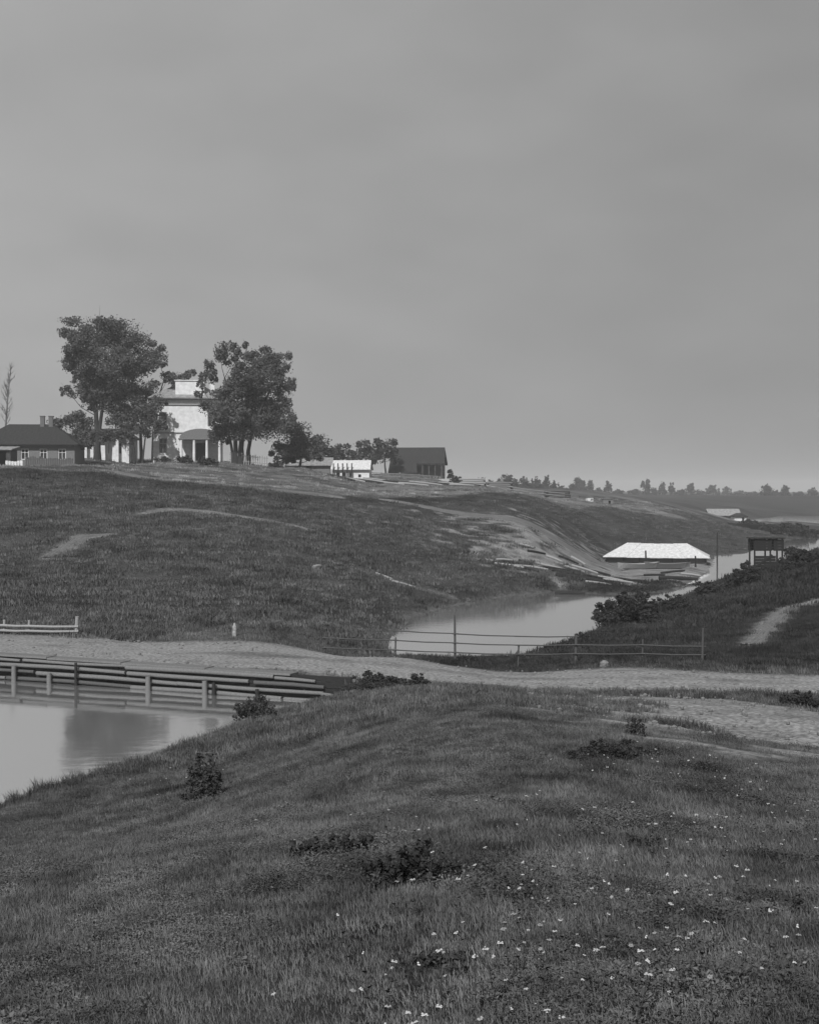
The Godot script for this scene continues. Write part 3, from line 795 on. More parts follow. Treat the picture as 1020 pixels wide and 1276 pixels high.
func timber_dam() -> void:
	var a := Vector2(-17.79, -50.40)
	var b := Vector2(-1.94, -43.50)
	var dir := (b - a).normalized()
	var length := a.distance_to(b)
	var o := thing("timber_retaining_wall", "weathered log retaining wall with posts along the pond side of the causeway", "retaining wall", Vector3(a.x, 0, a.y), -atan2(dir.y, dir.x))
	# local x runs along the wall, +z faces the pond
	rng.seed = 77
	for row in 4:
		var y: float = [0.10, 0.34, 0.56, 0.76][row]
		var x := -1.0
		while x < length - 0.4 * row:
			var l := rng.randf_range(4.2, 6.0)
			var e := minf(x + l, length - 0.35 * row)
			var g := Geo.new()
			var r := rng.randf_range(0.055, 0.08)
			var zz := -0.06 - 0.03 * row + rng.randf_range(-0.03, 0.03)
			var drop := -0.12 * clampf((x - 2.0) / length, 0.0, 1.0)
			g.tube([Vector3(x, y + drop, zz), Vector3((x + e) * 0.5, y + drop + rng.randf_range(-0.03, 0.03), zz + 0.02), Vector3(e + rng.randf_range(-0.25, 0.1), y + drop + rng.randf_range(-0.05, 0.02), zz)], [r, r * 0.96, r * 0.86], 8)
			part("log", g, M.grey_wood if (row * 7 + int(x)) % 3 else M.old_wood, o)
			x = e
	for row in 4:  # dark boards added behind the logs, their colour standing in for shade in the gaps
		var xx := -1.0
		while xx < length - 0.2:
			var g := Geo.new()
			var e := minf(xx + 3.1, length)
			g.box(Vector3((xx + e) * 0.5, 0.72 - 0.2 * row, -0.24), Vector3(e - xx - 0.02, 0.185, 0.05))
			part("gap_shade_board", g, M.dark_wood, o)
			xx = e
	for p in [[0.6, 0.6, 0.07], [2.75, 0.7, 0.17], [4.05, 0.55, 0.09], [5.6, 0.38, 0.09], [6.75, 0.8, 0.055], [9.75, 0.48, 0.095], [12.0, 0.46, 0.095], [12.35, 0.42, 0.07], [14.0, 0.3, 0.07]]:
		var g := Geo.new()
		g.tube([Vector3(p[0], -0.9, 0.13), Vector3(p[0] + 0.01, 0.1, 0.13), Vector3(p[0], p[1], 0.12)], [p[2], p[2], p[2] * 0.9], 9)
		part("post", g, M.pale_wood if p[2] > 0.15 else M.grey_wood if p[2] > 0.08 else M.dark_wood, o)
	# plank edging of the roadway, jutting out over the logs
	var x := -1.0
	while x < length - 2.5:
		var l := rng.randf_range(2.6, 3.6)
		var g := Geo.new()
		g.box(Vector3(x + l * 0.5, 0.88 - 0.12 * clampf(x / length, 0.0, 1.0), -0.42), Vector3(l - 0.02, 0.07, 0.6))
		part("plank", g, M.grey_wood, o)
		x += l

func hip_shed() -> void:
	var at := on(Vector2(22.57, -125.00))
	var o := thing("river_shed", "long low shed with bright white hipped roof on the river flat", "shed", at, deg_to_rad(-12))
	var w := 9.0
	var d := 4.2
	var h := 0.75
	var g := Geo.new()
	for q in [[0.0, 0.0, w, 0.12], [0.0, -d, w, 0.12]]:
		g.box(Vector3(0, h * 0.5 - 0.2, q[1]), Vector3(w, h + 0.4, 0.12))
	for s in [-1.0, 1.0]: g.box(Vector3(s * w * 0.5, h * 0.5 - 0.2, -d * 0.5), Vector3(0.12, h + 0.4, d - 0.13))
	part("wall", g, M.grey_wood, o)
	for k in 7:
		var q := Geo.new()
		q.box(Vector3(-w * 0.5 + 0.1 + k * (w - 0.2) / 6.0, h * 0.5 - 0.2, 0.12), Vector3(0.12, h + 0.4, 0.11))
		part("post", q, M.old_wood, o)
	# roof sheets, each lapped a little over the next
	var ex := w * 0.5 + 0.3
	var rx := 2.7
	var zf := 0.6
	var zb := -d - 0.6
	var zm := -d * 0.5
	var rise := 1.2
	var n := 9
	for side in 2:
		for k in n:
			var t0 := float(k) / n
			var t1 := float(k + 1) / n
			var lift := 0.015 * (k % 2)
			var ez := zf if side == 0 else zb
			var sag := -0.05 * sin(t0 * 3.1)
			var p := [Vector3(lerpf(-ex, ex, t0), h + lift + sag, ez), Vector3(lerpf(-ex, ex, t1) + 0.06, h + lift + sag, ez), Vector3(lerpf(-rx, rx, t1) + 0.04, h + rise + lift + sag * 1.5, zm), Vector3(lerpf(-rx, rx, t0), h + rise + lift + sag * 1.5, zm)]
			if side == 1: p = [p[1], p[0], p[3], p[2]]
			part("roof_sheet", slab_roof(p, [[0, 3, 2, 1]], 0.05), M.canvas, o)
	for s in [-1.0, 1.0]:
		var p := [Vector3(s * ex, h + 0.01, zf), Vector3(s * ex, h + 0.01, zb), Vector3(s * rx, h + rise + 0.02, zm)]
		part("roof_sheet", slab_roof(p, [[0, 2, 1]] if s > 0 else [[0, 1, 2]], 0.05), M.canvas, o)

func manor() -> void:
	var at := on(Vector2(-28.41, -175.00))
	var o := thing("manor_house", "two storey white manor with pale hipped roof and porch between the tall trees", "house", at, deg_to_rad(7))
	var s := 172.0 / 1700.0
	var w := 8.7
	var h := 8.1
	var holes := []
	for k in 4:
		var x := 0.75 + k * 2.05
		if k == 2 or k == 1: continue
		if k == 0: holes.append([x, 1.1, 1.0, 1.9])
		holes.append([x, 4.6, 1.0, 1.75])
	shell(o, w, 9.0, h, holes, M.plaster, M.trim, 1.2)
	var g := Geo.new()
	g.box(Vector3(0, h - 0.75, 0.06), Vector3(w + 0.2, 0.16, 0.2))
	g.box(Vector3(0, h - 0.06, 0.12), Vector3(w + 0.5, 0.2, 0.42))
	g.box(Vector3(0, 3.75, 0.05), Vector3(w + 0.16, 0.18, 0.16))
	part("cornice", g, M.trim, o)
	var roof := part("roof", hip(w + 1.2, 10.4, 0.65, h + 0.12, 2.0, 3.2, 0.14), M.pale_roof, o)
	var lantern := Geo.new()
	lantern.box(Vector3(0.3, h + 1.35, -2.2), Vector3(3.7, 1.9, 3.4))
	lantern.box(Vector3(0.3, h + 2.36, -2.2), Vector3(3.95, 0.12, 3.65))
	part("attic", lantern, M.plaster, roof)
	for c in [[-1.9, -5.0], [3.0, -5.6]]:
		var q := Geo.new()
		q.box(Vector3(c[0], h + 1.9, c[1]), Vector3(0.7, 2.2, 0.7))
		q.box(Vector3(c[0], h + 3.0, c[1]), Vector3(0.82, 0.16, 0.82))
		part("chimney", q, M.plaster, roof)
	# porch with a low curved roof
	var pw := 5.2
	var px := 1.7
	var canopy := Geo.new()
	for k in 8:
		var t0 := -1.0 + k / 4.0
		var t1 := -1.0 + (k + 1) / 4.0
		var y0 := 3.0 + 1.15 * sqrt(maxf(0.0, 1.0 - t0 * t0 * 0.96))
		var y1 := 3.0 + 1.15 * sqrt(maxf(0.0, 1.0 - t1 * t1 * 0.96))
		var x0 := px + t0 * pw * 0.5
		var x1 := px + t1 * pw * 0.5
		canopy.quad(Vector3(x0, y0, 2.5), Vector3(x0, y0, 0.11), Vector3(x1, y1, 0.11), Vector3(x1, y1, 2.5))
		canopy.quad(Vector3(x0, 2.86, 2.5), Vector3(x0, y0, 2.5), Vector3(x1, y1, 2.5), Vector3(x1, 2.86, 2.5))
	canopy.box(Vector3(px, 2.86, 1.32), Vector3(pw + 0.3, 0.2, 2.4))
	var porch := part("porch_roof", canopy, M.grey_wall, o)
	for k in 4:
		var q := Geo.new()
		var x := px - pw * 0.5 + 0.2 + k * (pw - 0.4) / 3.0
		q.tube([Vector3(x, -0.9, 2.3), Vector3(x, 1.0, 2.3), Vector3(x, 2.76, 2.3)], [0.19, 0.18, 0.15], 10)
		part("column", q, M.plaster, porch)
	var door := Geo.new()
	door.box(Vector3(px, 1.15, 0.03), Vector3(1.3, 2.5, 0.07))
	part("door", door, M.dark_wood, o)
	var steps_ := Geo.new()
	for k in 3: steps_.box(Vector3(px, -0.35 - 0.2 * k, 1.7 + 0.35 * k), Vector3(pw - 0.4 + 0.1 * k, 0.3, 2.4))
	part("steps", steps_, M.grey_wall, o)

	var wing := thing("manor_wing", "low white pillared wing half hidden behind the tree trunks", "house", on(Vector2(-40.11, -178.50)), deg_to_rad(3))
	var ww := 7.4
	var wh := []
	for k in 4: wh.append([0.9 + k * 1.6, 0.85, 0.5, 1.4])
	shell(wing, ww, 6.0, 2.9, wh, M.plaster, M.trim, 1.2)
	part("roof", hip(ww + 0.9, 6.9, 0.85, 2.92, 1.3, 5.0), M.grey_roof, wing)
	for k in 6:
		var q := Geo.new()
		q.box(Vector3(-ww * 0.5 + 0.3 + k * (ww - 0.6) / 5.0, 0.95, 0.62), Vector3(0.36, 3.75, 0.3))
		part("pillar", q, M.plaster, wing)

func cottage() -> void:
	var o := thing("cottage", "grey wooden cottage with dark hipped roof and two chimneys beside the trees", "house", on(Vector2(-44.99, -160.00)), deg_to_rad(4))
	var w := 11.4
	var holes := []
	for k in 5: holes.append([0.9 + k * 2.15, 0.9, 0.9, 1.3])
	shell(o, w, 7.0, 2.7, holes, M.grey_wall, M.plaster, 1.0)
	var roof := part("roof", hip(w + 1.1, 8.1, 0.6, 2.72, 2.5, 5.2), M.dark_roof, o)
	for x in [1.4, 2.4]:
		var q := Geo.new()
		q.box(Vector3(x, 5.3, -3.2), Vector3(0.5, 1.7, 0.5))
		q.box(Vector3(x, 6.16, -3.2), Vector3(0.6, 0.12, 0.6))
		part("chimney", q, M.brick, roof)
	var shed := thing("lean_shed", "small shed with pale flat roof in front of the cottage", "shed", on(Vector2(-46.26, -153.00)), 0.0)
	shell(shed, 3.2, 2.6, 2.1, [[1.8, 0.2, 0.9, 1.7]], M.dark_wall, null, 0.6)
	var rf := Geo.new()
	rf.box(Vector3(0, 2.25, -1.3), Vector3(3.7, 0.14, 3.2), Basis(Vector3.RIGHT, 0.12))
	part("roof", rf, M.pale_roof, shed)

func plank_fence(called: String, label: String, a: Vector2, b: Vector2, tall: float, board: float, gap: float, mat: Material, sd: int) -> void:
	rng.seed = sd
	var base := on(a)
	var o := thing(called, label, "fence", base)
	var n := int(a.distance_to(b) / (board + gap))
	var dir := (b - a).normalized()
	var turn := Basis(Vector3.UP, -atan2(dir.y, dir.x))
	for k in n:
		var p := a.lerp(b, (k + 0.5) / n)
		var f := on(p) - base
		var t := tall * rng.randf_range(0.92, 1.06)
		var g := Geo.new()
		g.box(f + Vector3(0, t * 0.5 - 0.1, 0), Vector3(board, t + 0.2, 0.03), turn * Basis(Vector3.BACK, rng.randf_range(-0.02, 0.02)))
		part("board", g, mat, o)
	for y in [0.3, 0.8]:
		pole_between(on(a) - base + turn * Vector3(0, tall * y, -0.06), on(b) - base + turn * Vector3(0, tall * y, -0.06), 0.04, "rail", mat, o)

func barns() -> void:
	var o := thing("barn", "big dark thatched barn with open posted front on the skyline", "barn", on(Vector2(1.41, -240.00)), deg_to_rad(-6))
	var w := 8.8
	var h := 2.2
	var g := Geo.new()
	g.box(Vector3(0, h * 0.5 - 0.3, -5.4), Vector3(w, h + 0.6, 0.3))
	g.box(Vector3(0.9, h * 0.5 - 0.3, -1.6), Vector3(w - 2.0, h + 0.6, 0.2))
	g.box(Vector3(-w * 0.5 + 0.1, h * 0.5 - 0.3, -2.85), Vector3(0.2, h + 0.6, 4.8))
	g.box(Vector3(w * 0.5 - 0.1, h * 0.5 - 0.3, -3.52), Vector3(0.2, h + 0.6, 3.45))
	part("wall", g, M.grey_wall, o)
	var e := w * 0.5 + 0.45
	var p := [Vector3(-e, h - 0.1, 0.5), Vector3(e, h - 0.1, 0.5), Vector3(e - 0.25, h + 2.75, -2.7), Vector3(-e + 0.1, h + 2.75, -2.7), Vector3(e, h - 0.1, -5.9), Vector3(-e, h - 0.1, -5.9)]
	part("roof", slab_roof(p, [[0, 3, 2, 1], [3, 5, 4, 2]], 0.3), M.dark_roof, o)
	for s in [-1.0, 1.0]:
		var q := Geo.new()
		var x: float = s * (w * 0.5 - 0.2)
		var a := Vector3(x, h - 0.12, -0.1)
		var b := Vector3(x, h + 2.2, -2.7)
		var c := Vector3(x, h - 0.12, -5.3)
		q.flat3(a, b, c)
		q.flat3(a + Vector3(0.06 * s, 0, 0), c + Vector3(0.06 * s, 0, 0), b + Vector3(0.06 * s, 0, 0))
		part("gable", q, M.dark_wall, o)
	var lean := [Vector3(-e - 0.1, 0.45, 2.3), Vector3(0.2, 0.45, 2.3), Vector3(-0.2, h - 0.02, 0.45), Vector3(-e, h - 0.02, 0.45)]
	part("lean_to_roof", slab_roof(lean, [[0, 3, 2, 1]], 0.2), M.dark_roof, o)
	for k in 4:
		var q := Geo.new()
		q.box(Vector3(0.9 + k * 1.12, h * 0.5 - 0.4, 0.25), Vector3(0.2, h + 0.3, 0.2))
		part("post", q, M.old_wood, o)

	var a2 := thing("white_outbuilding", "white outbuilding with pale roof and dark posts below the dark trees", "outbuilding", on(Vector2(-7.94, -185.00)), deg_to_rad(-4))
	shell(a2, 5.0, 3.6, 1.25, [[0.5, 0.0, 0.45, 0.75], [1.4, 0.0, 0.45, 0.75], [2.3, 0.0, 0.4, 0.75], [3.5, 0.1, 0.4, 0.4]], M.plaster, null, 0.7)
	part("roof", slab_roof([Vector3(-2.7, 1.22, 0.4), Vector3(2.7, 1.22, 0.4), Vector3(2.6, 2.45, -1.8), Vector3(-2.6, 2.45, -1.8), Vector3(2.7, 1.22, -4.0), Vector3(-2.7, 1.22, -4.0)], [[0, 3, 2, 1], [3, 5, 4, 2]], 0.12), M.canvas, a2)
	for k in 5:
		var q := Geo.new()
		q.box(Vector3(-2.3 + k * 0.62, 0.55, 0.5), Vector3(0.14, 2.9, 0.14))
		part("post", q, M.dark_wood, a2)

	var b2 := thing("long_byre", "long low grey byre with thin pale roof next to white outbuilding", "outbuilding", on(Vector2(-13.97, -187.00)), deg_to_rad(2))
	shell(b2, 6.2, 3.5, 1.5, [[2.9, 0.0, 0.8, 1.3]], M.grey_wall, null, 0.8)
	var dd := Geo.new()
	dd.box(Vector3(0.2, 0.6, -0.15), Vector3(0.76, 1.3, 0.06))
	part("door", dd, M.dark_wood, b2)
	part("roof", slab_roof([Vector3(-3.5, 1.5, 0.4), Vector3(3.5, 1.5, 0.4), Vector3(3.5, 2.6, -3.9), Vector3(-3.5, 2.6, -3.9)], [[0, 3, 2, 1]], 0.14), M.pale_roof, b2)

	var f := thing("riverside_barn", "barn with long pale roof beyond the far river bend", "barn", on(Vector2(69.35, -300.00)), deg_to_rad(-4))
	shell(f, 6.4, 4.0, 1.1, [[1.0, 0.0, 1.0, 0.9]], M.dark_wall, null, 0.8)
	part("roof", slab_roof([Vector3(-3.5, 1.1, 0.5), Vector3(3.5, 1.1, 0.5), Vector3(3.3, 2.5, -2.0), Vector3(-3.9, 2.5, -2.0), Vector3(3.5, 1.1, -4.5), Vector3(-3.5, 1.1, -4.5)], [[0, 3, 2, 1], [3, 5, 4, 2]], 0.15), M.pale_roof, f)
	var hut := thing("ferry_hut", "tiny white hut with dark roof at the water below pale roofed barn", "hut", on(Vector2(63.50, -262.00)), deg_to_rad(8))
	shell(hut, 2.4, 2.0, 0.95, [[1.5, 0.0, 0.5, 0.7]], M.plaster, null, 0.5)
	part("roof", hip(2.9, 2.6, 0.3, 0.95, 0.6, 0.9), M.dark_roof, hut)
	for q in [[735, 213, 0.95, 0.8, "tiny whitewashed hut standing on the bare bluff edge"], [757, 214, 1.5, 0.8, "low grey hut with wide front beside tiny whitewashed hut"]]:
		var t := thing("bluff_hut", q[4], "hut", on(Vector2((q[0] - 510.0) / 1700.0 * q[1], -q[1])), 0.1)
		shell(t, q[2], 1.2, q[3], [[q[2] * 0.55, 0.0, 0.4, q[3] * 0.7]], M.grey_wall if q[0] == 757 else M.plaster, null, 0.3)
		part("roof", hip(q[2] + 0.12, 1.35, 0.08, q[3], 0.35, q[2] * 0.5, 0.06), M.grey_roof, t)

func lookout() -> void:
	var at := on(Vector2(22.61, -86.00))
	var o := thing("boarded_stand", "dark boarded stand with an open middle on the grassy river bank", "stand", at, deg_to_rad(6))
	for x in [-0.9, 0.12, 0.9]:
		for z in [0.0, -0.9]:
			pole_between(Vector3(x, -0.5, z), Vector3(x, 2.0, z), 0.06, "post", M.dark_wood, o)
	var k := 0
	for y in [1.32, 1.5, 1.68, 1.86]:
		for q in [[-0.98, 0.2], [0.3, 0.98]]:
			for z in [0.07, -0.97]:
				var g := Geo.new()
				g.box(Vector3((q[0] + q[1]) * 0.5, y, z), Vector3(q[1] - q[0], 0.17, 0.03))
				part("board", g, M.dark_wood, o)
	var roof := Geo.new()
	roof.box(Vector3(0, 2.03, -0.45), Vector3(2.1, 0.06, 1.3))
	part("roof", roof, M.dark_wood, o)
	for y in [0.3, 0.48, 0.66, 0.84]:
		var g := Geo.new()
		var wide := 1.9 if y < 0.6 else 1.4
		g.box(Vector3(-0.95 + wide * 0.5, y, 0.07), Vector3(wide, 0.17, 0.03))
		part("board", g, M.dark_wood, o)
	var brace := Geo.new()
	brace.box(Vector3(-0.4, 0.55, 0.12), Vector3(1.5, 0.14, 0.05), Basis(Vector3.BACK, 0.6))
	part("brace", brace, M.dark_wood, o)

func rowing_boat(label: String, p: Vector2, turn: float, mat: Material) -> void:
	var o := thing("rowing_boat", label, "boat", on(p, 0.04), turn)
	var g := Geo.new()
	var n := 10
	var ring := func(t: float, grow: float) -> Array:
		var w := 0.62 * pow(maxf(0.0, 1.0 - pow(absf(t), 2.6)), 0.6) + 0.02
		var sheer := 0.5 + 0.16 * t * t
		return [Vector3(t * 2.0, sheer, -w - grow), Vector3(t * 1.92, 0.12 + 0.1 * t * t - grow, -w * 0.62 - grow), Vector3(t * 1.9, 0.05 * t * t - grow, 0), Vector3(t * 1.92, 0.12 + 0.1 * t * t - grow, w * 0.62 + grow), Vector3(t * 2.0, sheer, w + grow)]
	for k in n:
		var t0 := -1.0 + 2.0 * k / n
		var t1 := -1.0 + 2.0 * (k + 1) / n
		var a: Array = ring.call(t0, 0.0)
		var b: Array = ring.call(t1, 0.0)
		var c: Array = ring.call(t0, 0.03)
		var d: Array = ring.call(t1, 0.03)
		for q in 4:
			g.quad(a[q], a[q + 1], b[q + 1], b[q])
			g.quad(c[q], d[q], d[q + 1], c[q + 1])
		g.quad(a[0], b[0], d[0], c[0])
		g.quad(a[4], c[4], d[4], b[4])
	part("hull", g, mat, o)
	for x in [-0.8, 0.2, 1.1]:
		var s := Geo.new()
		s.box(Vector3(x, 0.36, 0), Vector3(0.22, 0.035, 0.98 if absf(x) < 1.0 else 0.8))
		part("thwart", s, M.grey_wood, o)

func moored_boat(label: String, p: Vector2, turn: float, size: Vector3) -> void:
	rowing_boat(label, p, turn, M.dark_wood)
	var o: Node3D = get_child(get_child_count() - 1)
	o.scale = size
	o.position.y = maxf(o.position.y, -0.12)

func timber_stack(label: String, p: Vector2, turn: float, mat: Material) -> void:
	var o := thing("timber_stack", label, "log pile", on(p), turn)
	for row in 4:
		for k in 5 - row:
			var m := part("log", log_shape(3.2 + 0.25 * ((k * 3 + row) % 4), 0.16), mat, o)
			m.position = Vector3(0.1 * ((k + row) % 3), 0.13 + row * 0.28, (k - (4 - row) * 0.5) * 0.33)

func gravel() -> void:
	rng.seed = 66
	var g := Geo.new()
	for k in 7:
		var a := TAU * k / 7.0
		var b := TAU * (k + 1) / 7.0
		g.flat3(Vector3(0.02, 0.5, 0), Vector3(cos(b) * 0.6, 0.2, sin(b) * 0.5), Vector3(cos(a) * 0.6, 0.2, sin(a) * 0.5))
		g.quad(Vector3(cos(a) * 0.6, 0.2, sin(a) * 0.5), Vector3(cos(b) * 0.6, 0.2, sin(b) * 0.5), Vector3(cos(b) * 0.5, -0.3, sin(b) * 0.45), Vector3(cos(a) * 0.5, -0.3, sin(a) * 0.45))
	var where := []
	for k in 6000:
		var x := rng.randf_range(-22, 24)
		var z := rng.randf_range(-60, -26)
		var s := 0.03 + 0.10 * pow(rng.randf(), 4.0)
		var yaw := rng.randf() * TAU
		if look(bares, x, z) < 0.5 or ground(x, z) < 0.05: continue
		where.append(Transform3D(Basis(Vector3.UP, yaw).scaled(Vector3(s, s, s)), Vector3(x, ground(x, z) + 0.05, z)))
	var mm := MultiMesh.new()
	mm.transform_format = MultiMesh.TRANSFORM_3D
	mm.mesh = g.done()
	mm.instance_count = where.size()
	for k in where.size(): mm.set_instance_transform(k, where[k])
	var o := MultiMeshInstance3D.new()
	o.name = "gravel"
	o.multimesh = mm
	o.material_override = M.grey_wall
	add_child(o)
	tag(o, "loose stones lying on the dirt road and worn ground", "gravel", "", "stuff")

func loose_timber() -> void:
	# [px, metres away, length, radius, yaw, pale]
	rng.seed = 9
	for q in LOGS:
		var g := log_shape(q[2], q[3])
		var p := Vector2(q[0], q[1])
		var dir: Vector2 = Vector2(cos(q[4]), -sin(q[4])) * q[2] * 0.42
		var y0 := maxf(ground((p - dir).x, (p - dir).y), -0.02)
		var y1 := maxf(ground((p + dir).x, (p + dir).y), -0.02)
		var ym := maxf(ground(p.x, p.y), -0.02)
		var o := single("driftwood_log", q[6], "log", Vector3(p.x, maxf(ym, (y0 + y1) * 0.5) + q[3] * 0.7, p.y), g, M.pale_wood if q[5] > 0.5 else M.dark_wood, q[7])
		o.rotation = Vector3(0, q[4], atan2(y1 - y0, q[2] * 0.84))

func stone(called: String, label: String, category: String, p: Vector2, size: Vector3, sd: int, mat: Material) -> void:
	rng.seed = sd
	var g := Geo.new()
	var rows := []
	for j in 6:
		var row := []
		var t := j / 5.0
		for k in 9:
			var a := TAU * k / 9.0
			var r := (0.5 * (1.0 - 0.35 * t) if j < 5 else 0.12) * rng.randf_range(0.86, 1.1)
			row.append(Vector3(cos(a) * r * size.x, (t if j < 5 else 1.04) * size.y - 0.15, sin(a) * r * size.z))
		rows.append(row)
	for j in 5:
		for k in 9:
			var l := (k + 1) % 9
			g.quad(rows[j][k], rows[j][l], rows[j + 1][l], rows[j + 1][k])
	single(called, label, category, on(p), g, mat)

func flower_patch() -> void:
	rng.seed = 404
	var proto: Node3D = null
	var heads := []
	for v in 6:
		var g := Geo.new()
		var tone: float = [0.5, 0.4, 0.3, 0.45, 0.35, 0.22][v]
		g.tint = Color(tone, tone, tone)
		for k in 5 + v:    # an umbel of small uneven domes
			var a := rng.randf() * TAU
			var c := Vector3(cos(a), 0, sin(a)) * 0.022 * sqrt(rng.randf()) + Vector3(0, rng.randf_range(-0.004, 0.008), 0)
			var r := rng.randf_range(0.006, 0.012)
			for i in 6:
				var b0 := TAU * i / 6.0
				var b1 := TAU * (i + 1) / 6.0
				g.flat3(c + Vector3(0, 0.009, 0), c + Vector3(cos(b0) * r, 0, sin(b0) * r), c + Vector3(cos(b1) * r, 0, sin(b1) * r))
				g.flat3(c + Vector3(0, -0.006, 0), c + Vector3(cos(b1) * r, 0, sin(b1) * r), c + Vector3(cos(b0) * r, 0, sin(b0) * r))
		heads.append(g.done())
	var stalk := Geo.new()
	stalk.tint = Color(0.07, 0.07, 0.07)
	stalk.tube([Vector3(0, -0.05, 0), Vector3(0.01, 0.2, 0.01), Vector3(0.0, 0.396, 0)], [0.004, 0.003, 0.003], 4)
	var leaves := Geo.new()
	leaves.tint = Color(0.06, 0.06, 0.06)
	for k in 6:
		var a := k * 2.4
		leaves.leaf(Vector3(cos(a) * 0.03, 0.06 + 0.04 * k, sin(a) * 0.03), Vector3(-sin(a), 0, cos(a)), Vector3(cos(a), 0.5, sin(a)).normalized(), 0.07)
	var stalk_mesh := stalk.done()
	var leaf_mesh := leaves.done()
	for c in FLOWERS:
		for k in int(c[3] * 1.45):
			var p := Vector2(c[0] + rng.randfn() * c[2], c[1] + rng.randfn() * c[2] * 1.5)
			var size := rng.randf_range(0.35, 0.75)
			if p.y > -5.0 or p.y < -38.0 or absf(p.x) > -p.y * 0.33 + 0.3: continue
			if ground(p.x, p.y) < 0.1: continue
			var o := thing("white_wildflower", "small white flat-topped wildflower on a thin stalk in the meadow grass", "flower", on(p), rng.randf() * TAU, "white wildflowers scattered over the meadow")
			o.scale = Vector3.ONE * size
			o.rotation.x = rng.randf_range(-0.35, 0.35)
			for q in [["stalk", stalk_mesh], ["leaves", leaf_mesh], ["flower_head", heads[rng.randi() % 6]]]:
				var m := MeshInstance3D.new()
				m.name = q[0]
				m.mesh = q[1]
				m.material_override = M.petal
				if q[0] == "flower_head": m.position = Vector3(0, 0.4, 0)
				o.add_child(m)

func bare_tree() -> void:
	rng.seed = 31
	var o := thing("bare_tree", "thin pale leafless tree rising behind the cottage roof", "tree", on(Vector2(-59.06, -200.00)))
	var trunk := Geo.new()
	trunk.tube([Vector3(0, -0.3, 0), Vector3(-0.1, 4, 0), Vector3(0.3, 9, 0.1), Vector3(0.9, 14.5, 0.2)], [0.2, 0.16, 0.1, 0.02], 6)
	part("trunk", trunk, M.dry_bark, o)
	var crown := Geo.new()
	for k in 40:
		var t := rng.randf_range(0.35, 0.97)
		var y := 14.5 * t
		var x := lerpf(-0.1, 0.9, t * t)
		var l := rng.randf_range(1.0, 3.2) * (1.2 - t)
		var d := Vector3(rng.randf_range(-1, 1), rng.randf_range(0.7, 1.6), rng.randf_range(-1, 1)).normalized()
		var a := Vector3(x, y, 0.1)
		crown.tube([a, a + d * l * 0.5, a + d * l + Vector3(0, 0.3, 0)], [0.05, 0.035, 0.012], 4)
		for q in 3:
			var b := a + d * l * rng.randf_range(0.4, 0.9)
			crown.tube([b, b + Vector3(rng.randf_range(-0.6, 0.6), rng.randf_range(0.3, 0.9), rng.randf_range(-0.6, 0.6))], [0.022, 0.008], 3)
	part("branches", crown, M.dry_bark, o)

func herb_mesh(sd: int) -> ArrayMesh:
	rng.seed = sd
	var g := Geo.new()
	for k in 24:
		var a := rng.randf() * TAU
		var r := 0.11 * sqrt(rng.randf())
		var t := rng.randf_range(0.6, 1.3)
		g.tint = Color(t, t, t)
		g.leaf(Vector3(cos(a) * r, rng.randf_range(0.03, 0.17), sin(a) * r), Vector3(-sin(a), rng.randf_range(-0.3, 0.3), cos(a)).normalized(), Vector3(cos(a), rng.randf_range(-0.1, 0.9), sin(a)).normalized(), rng.randf_range(0.02, 0.045))
	return g.done()

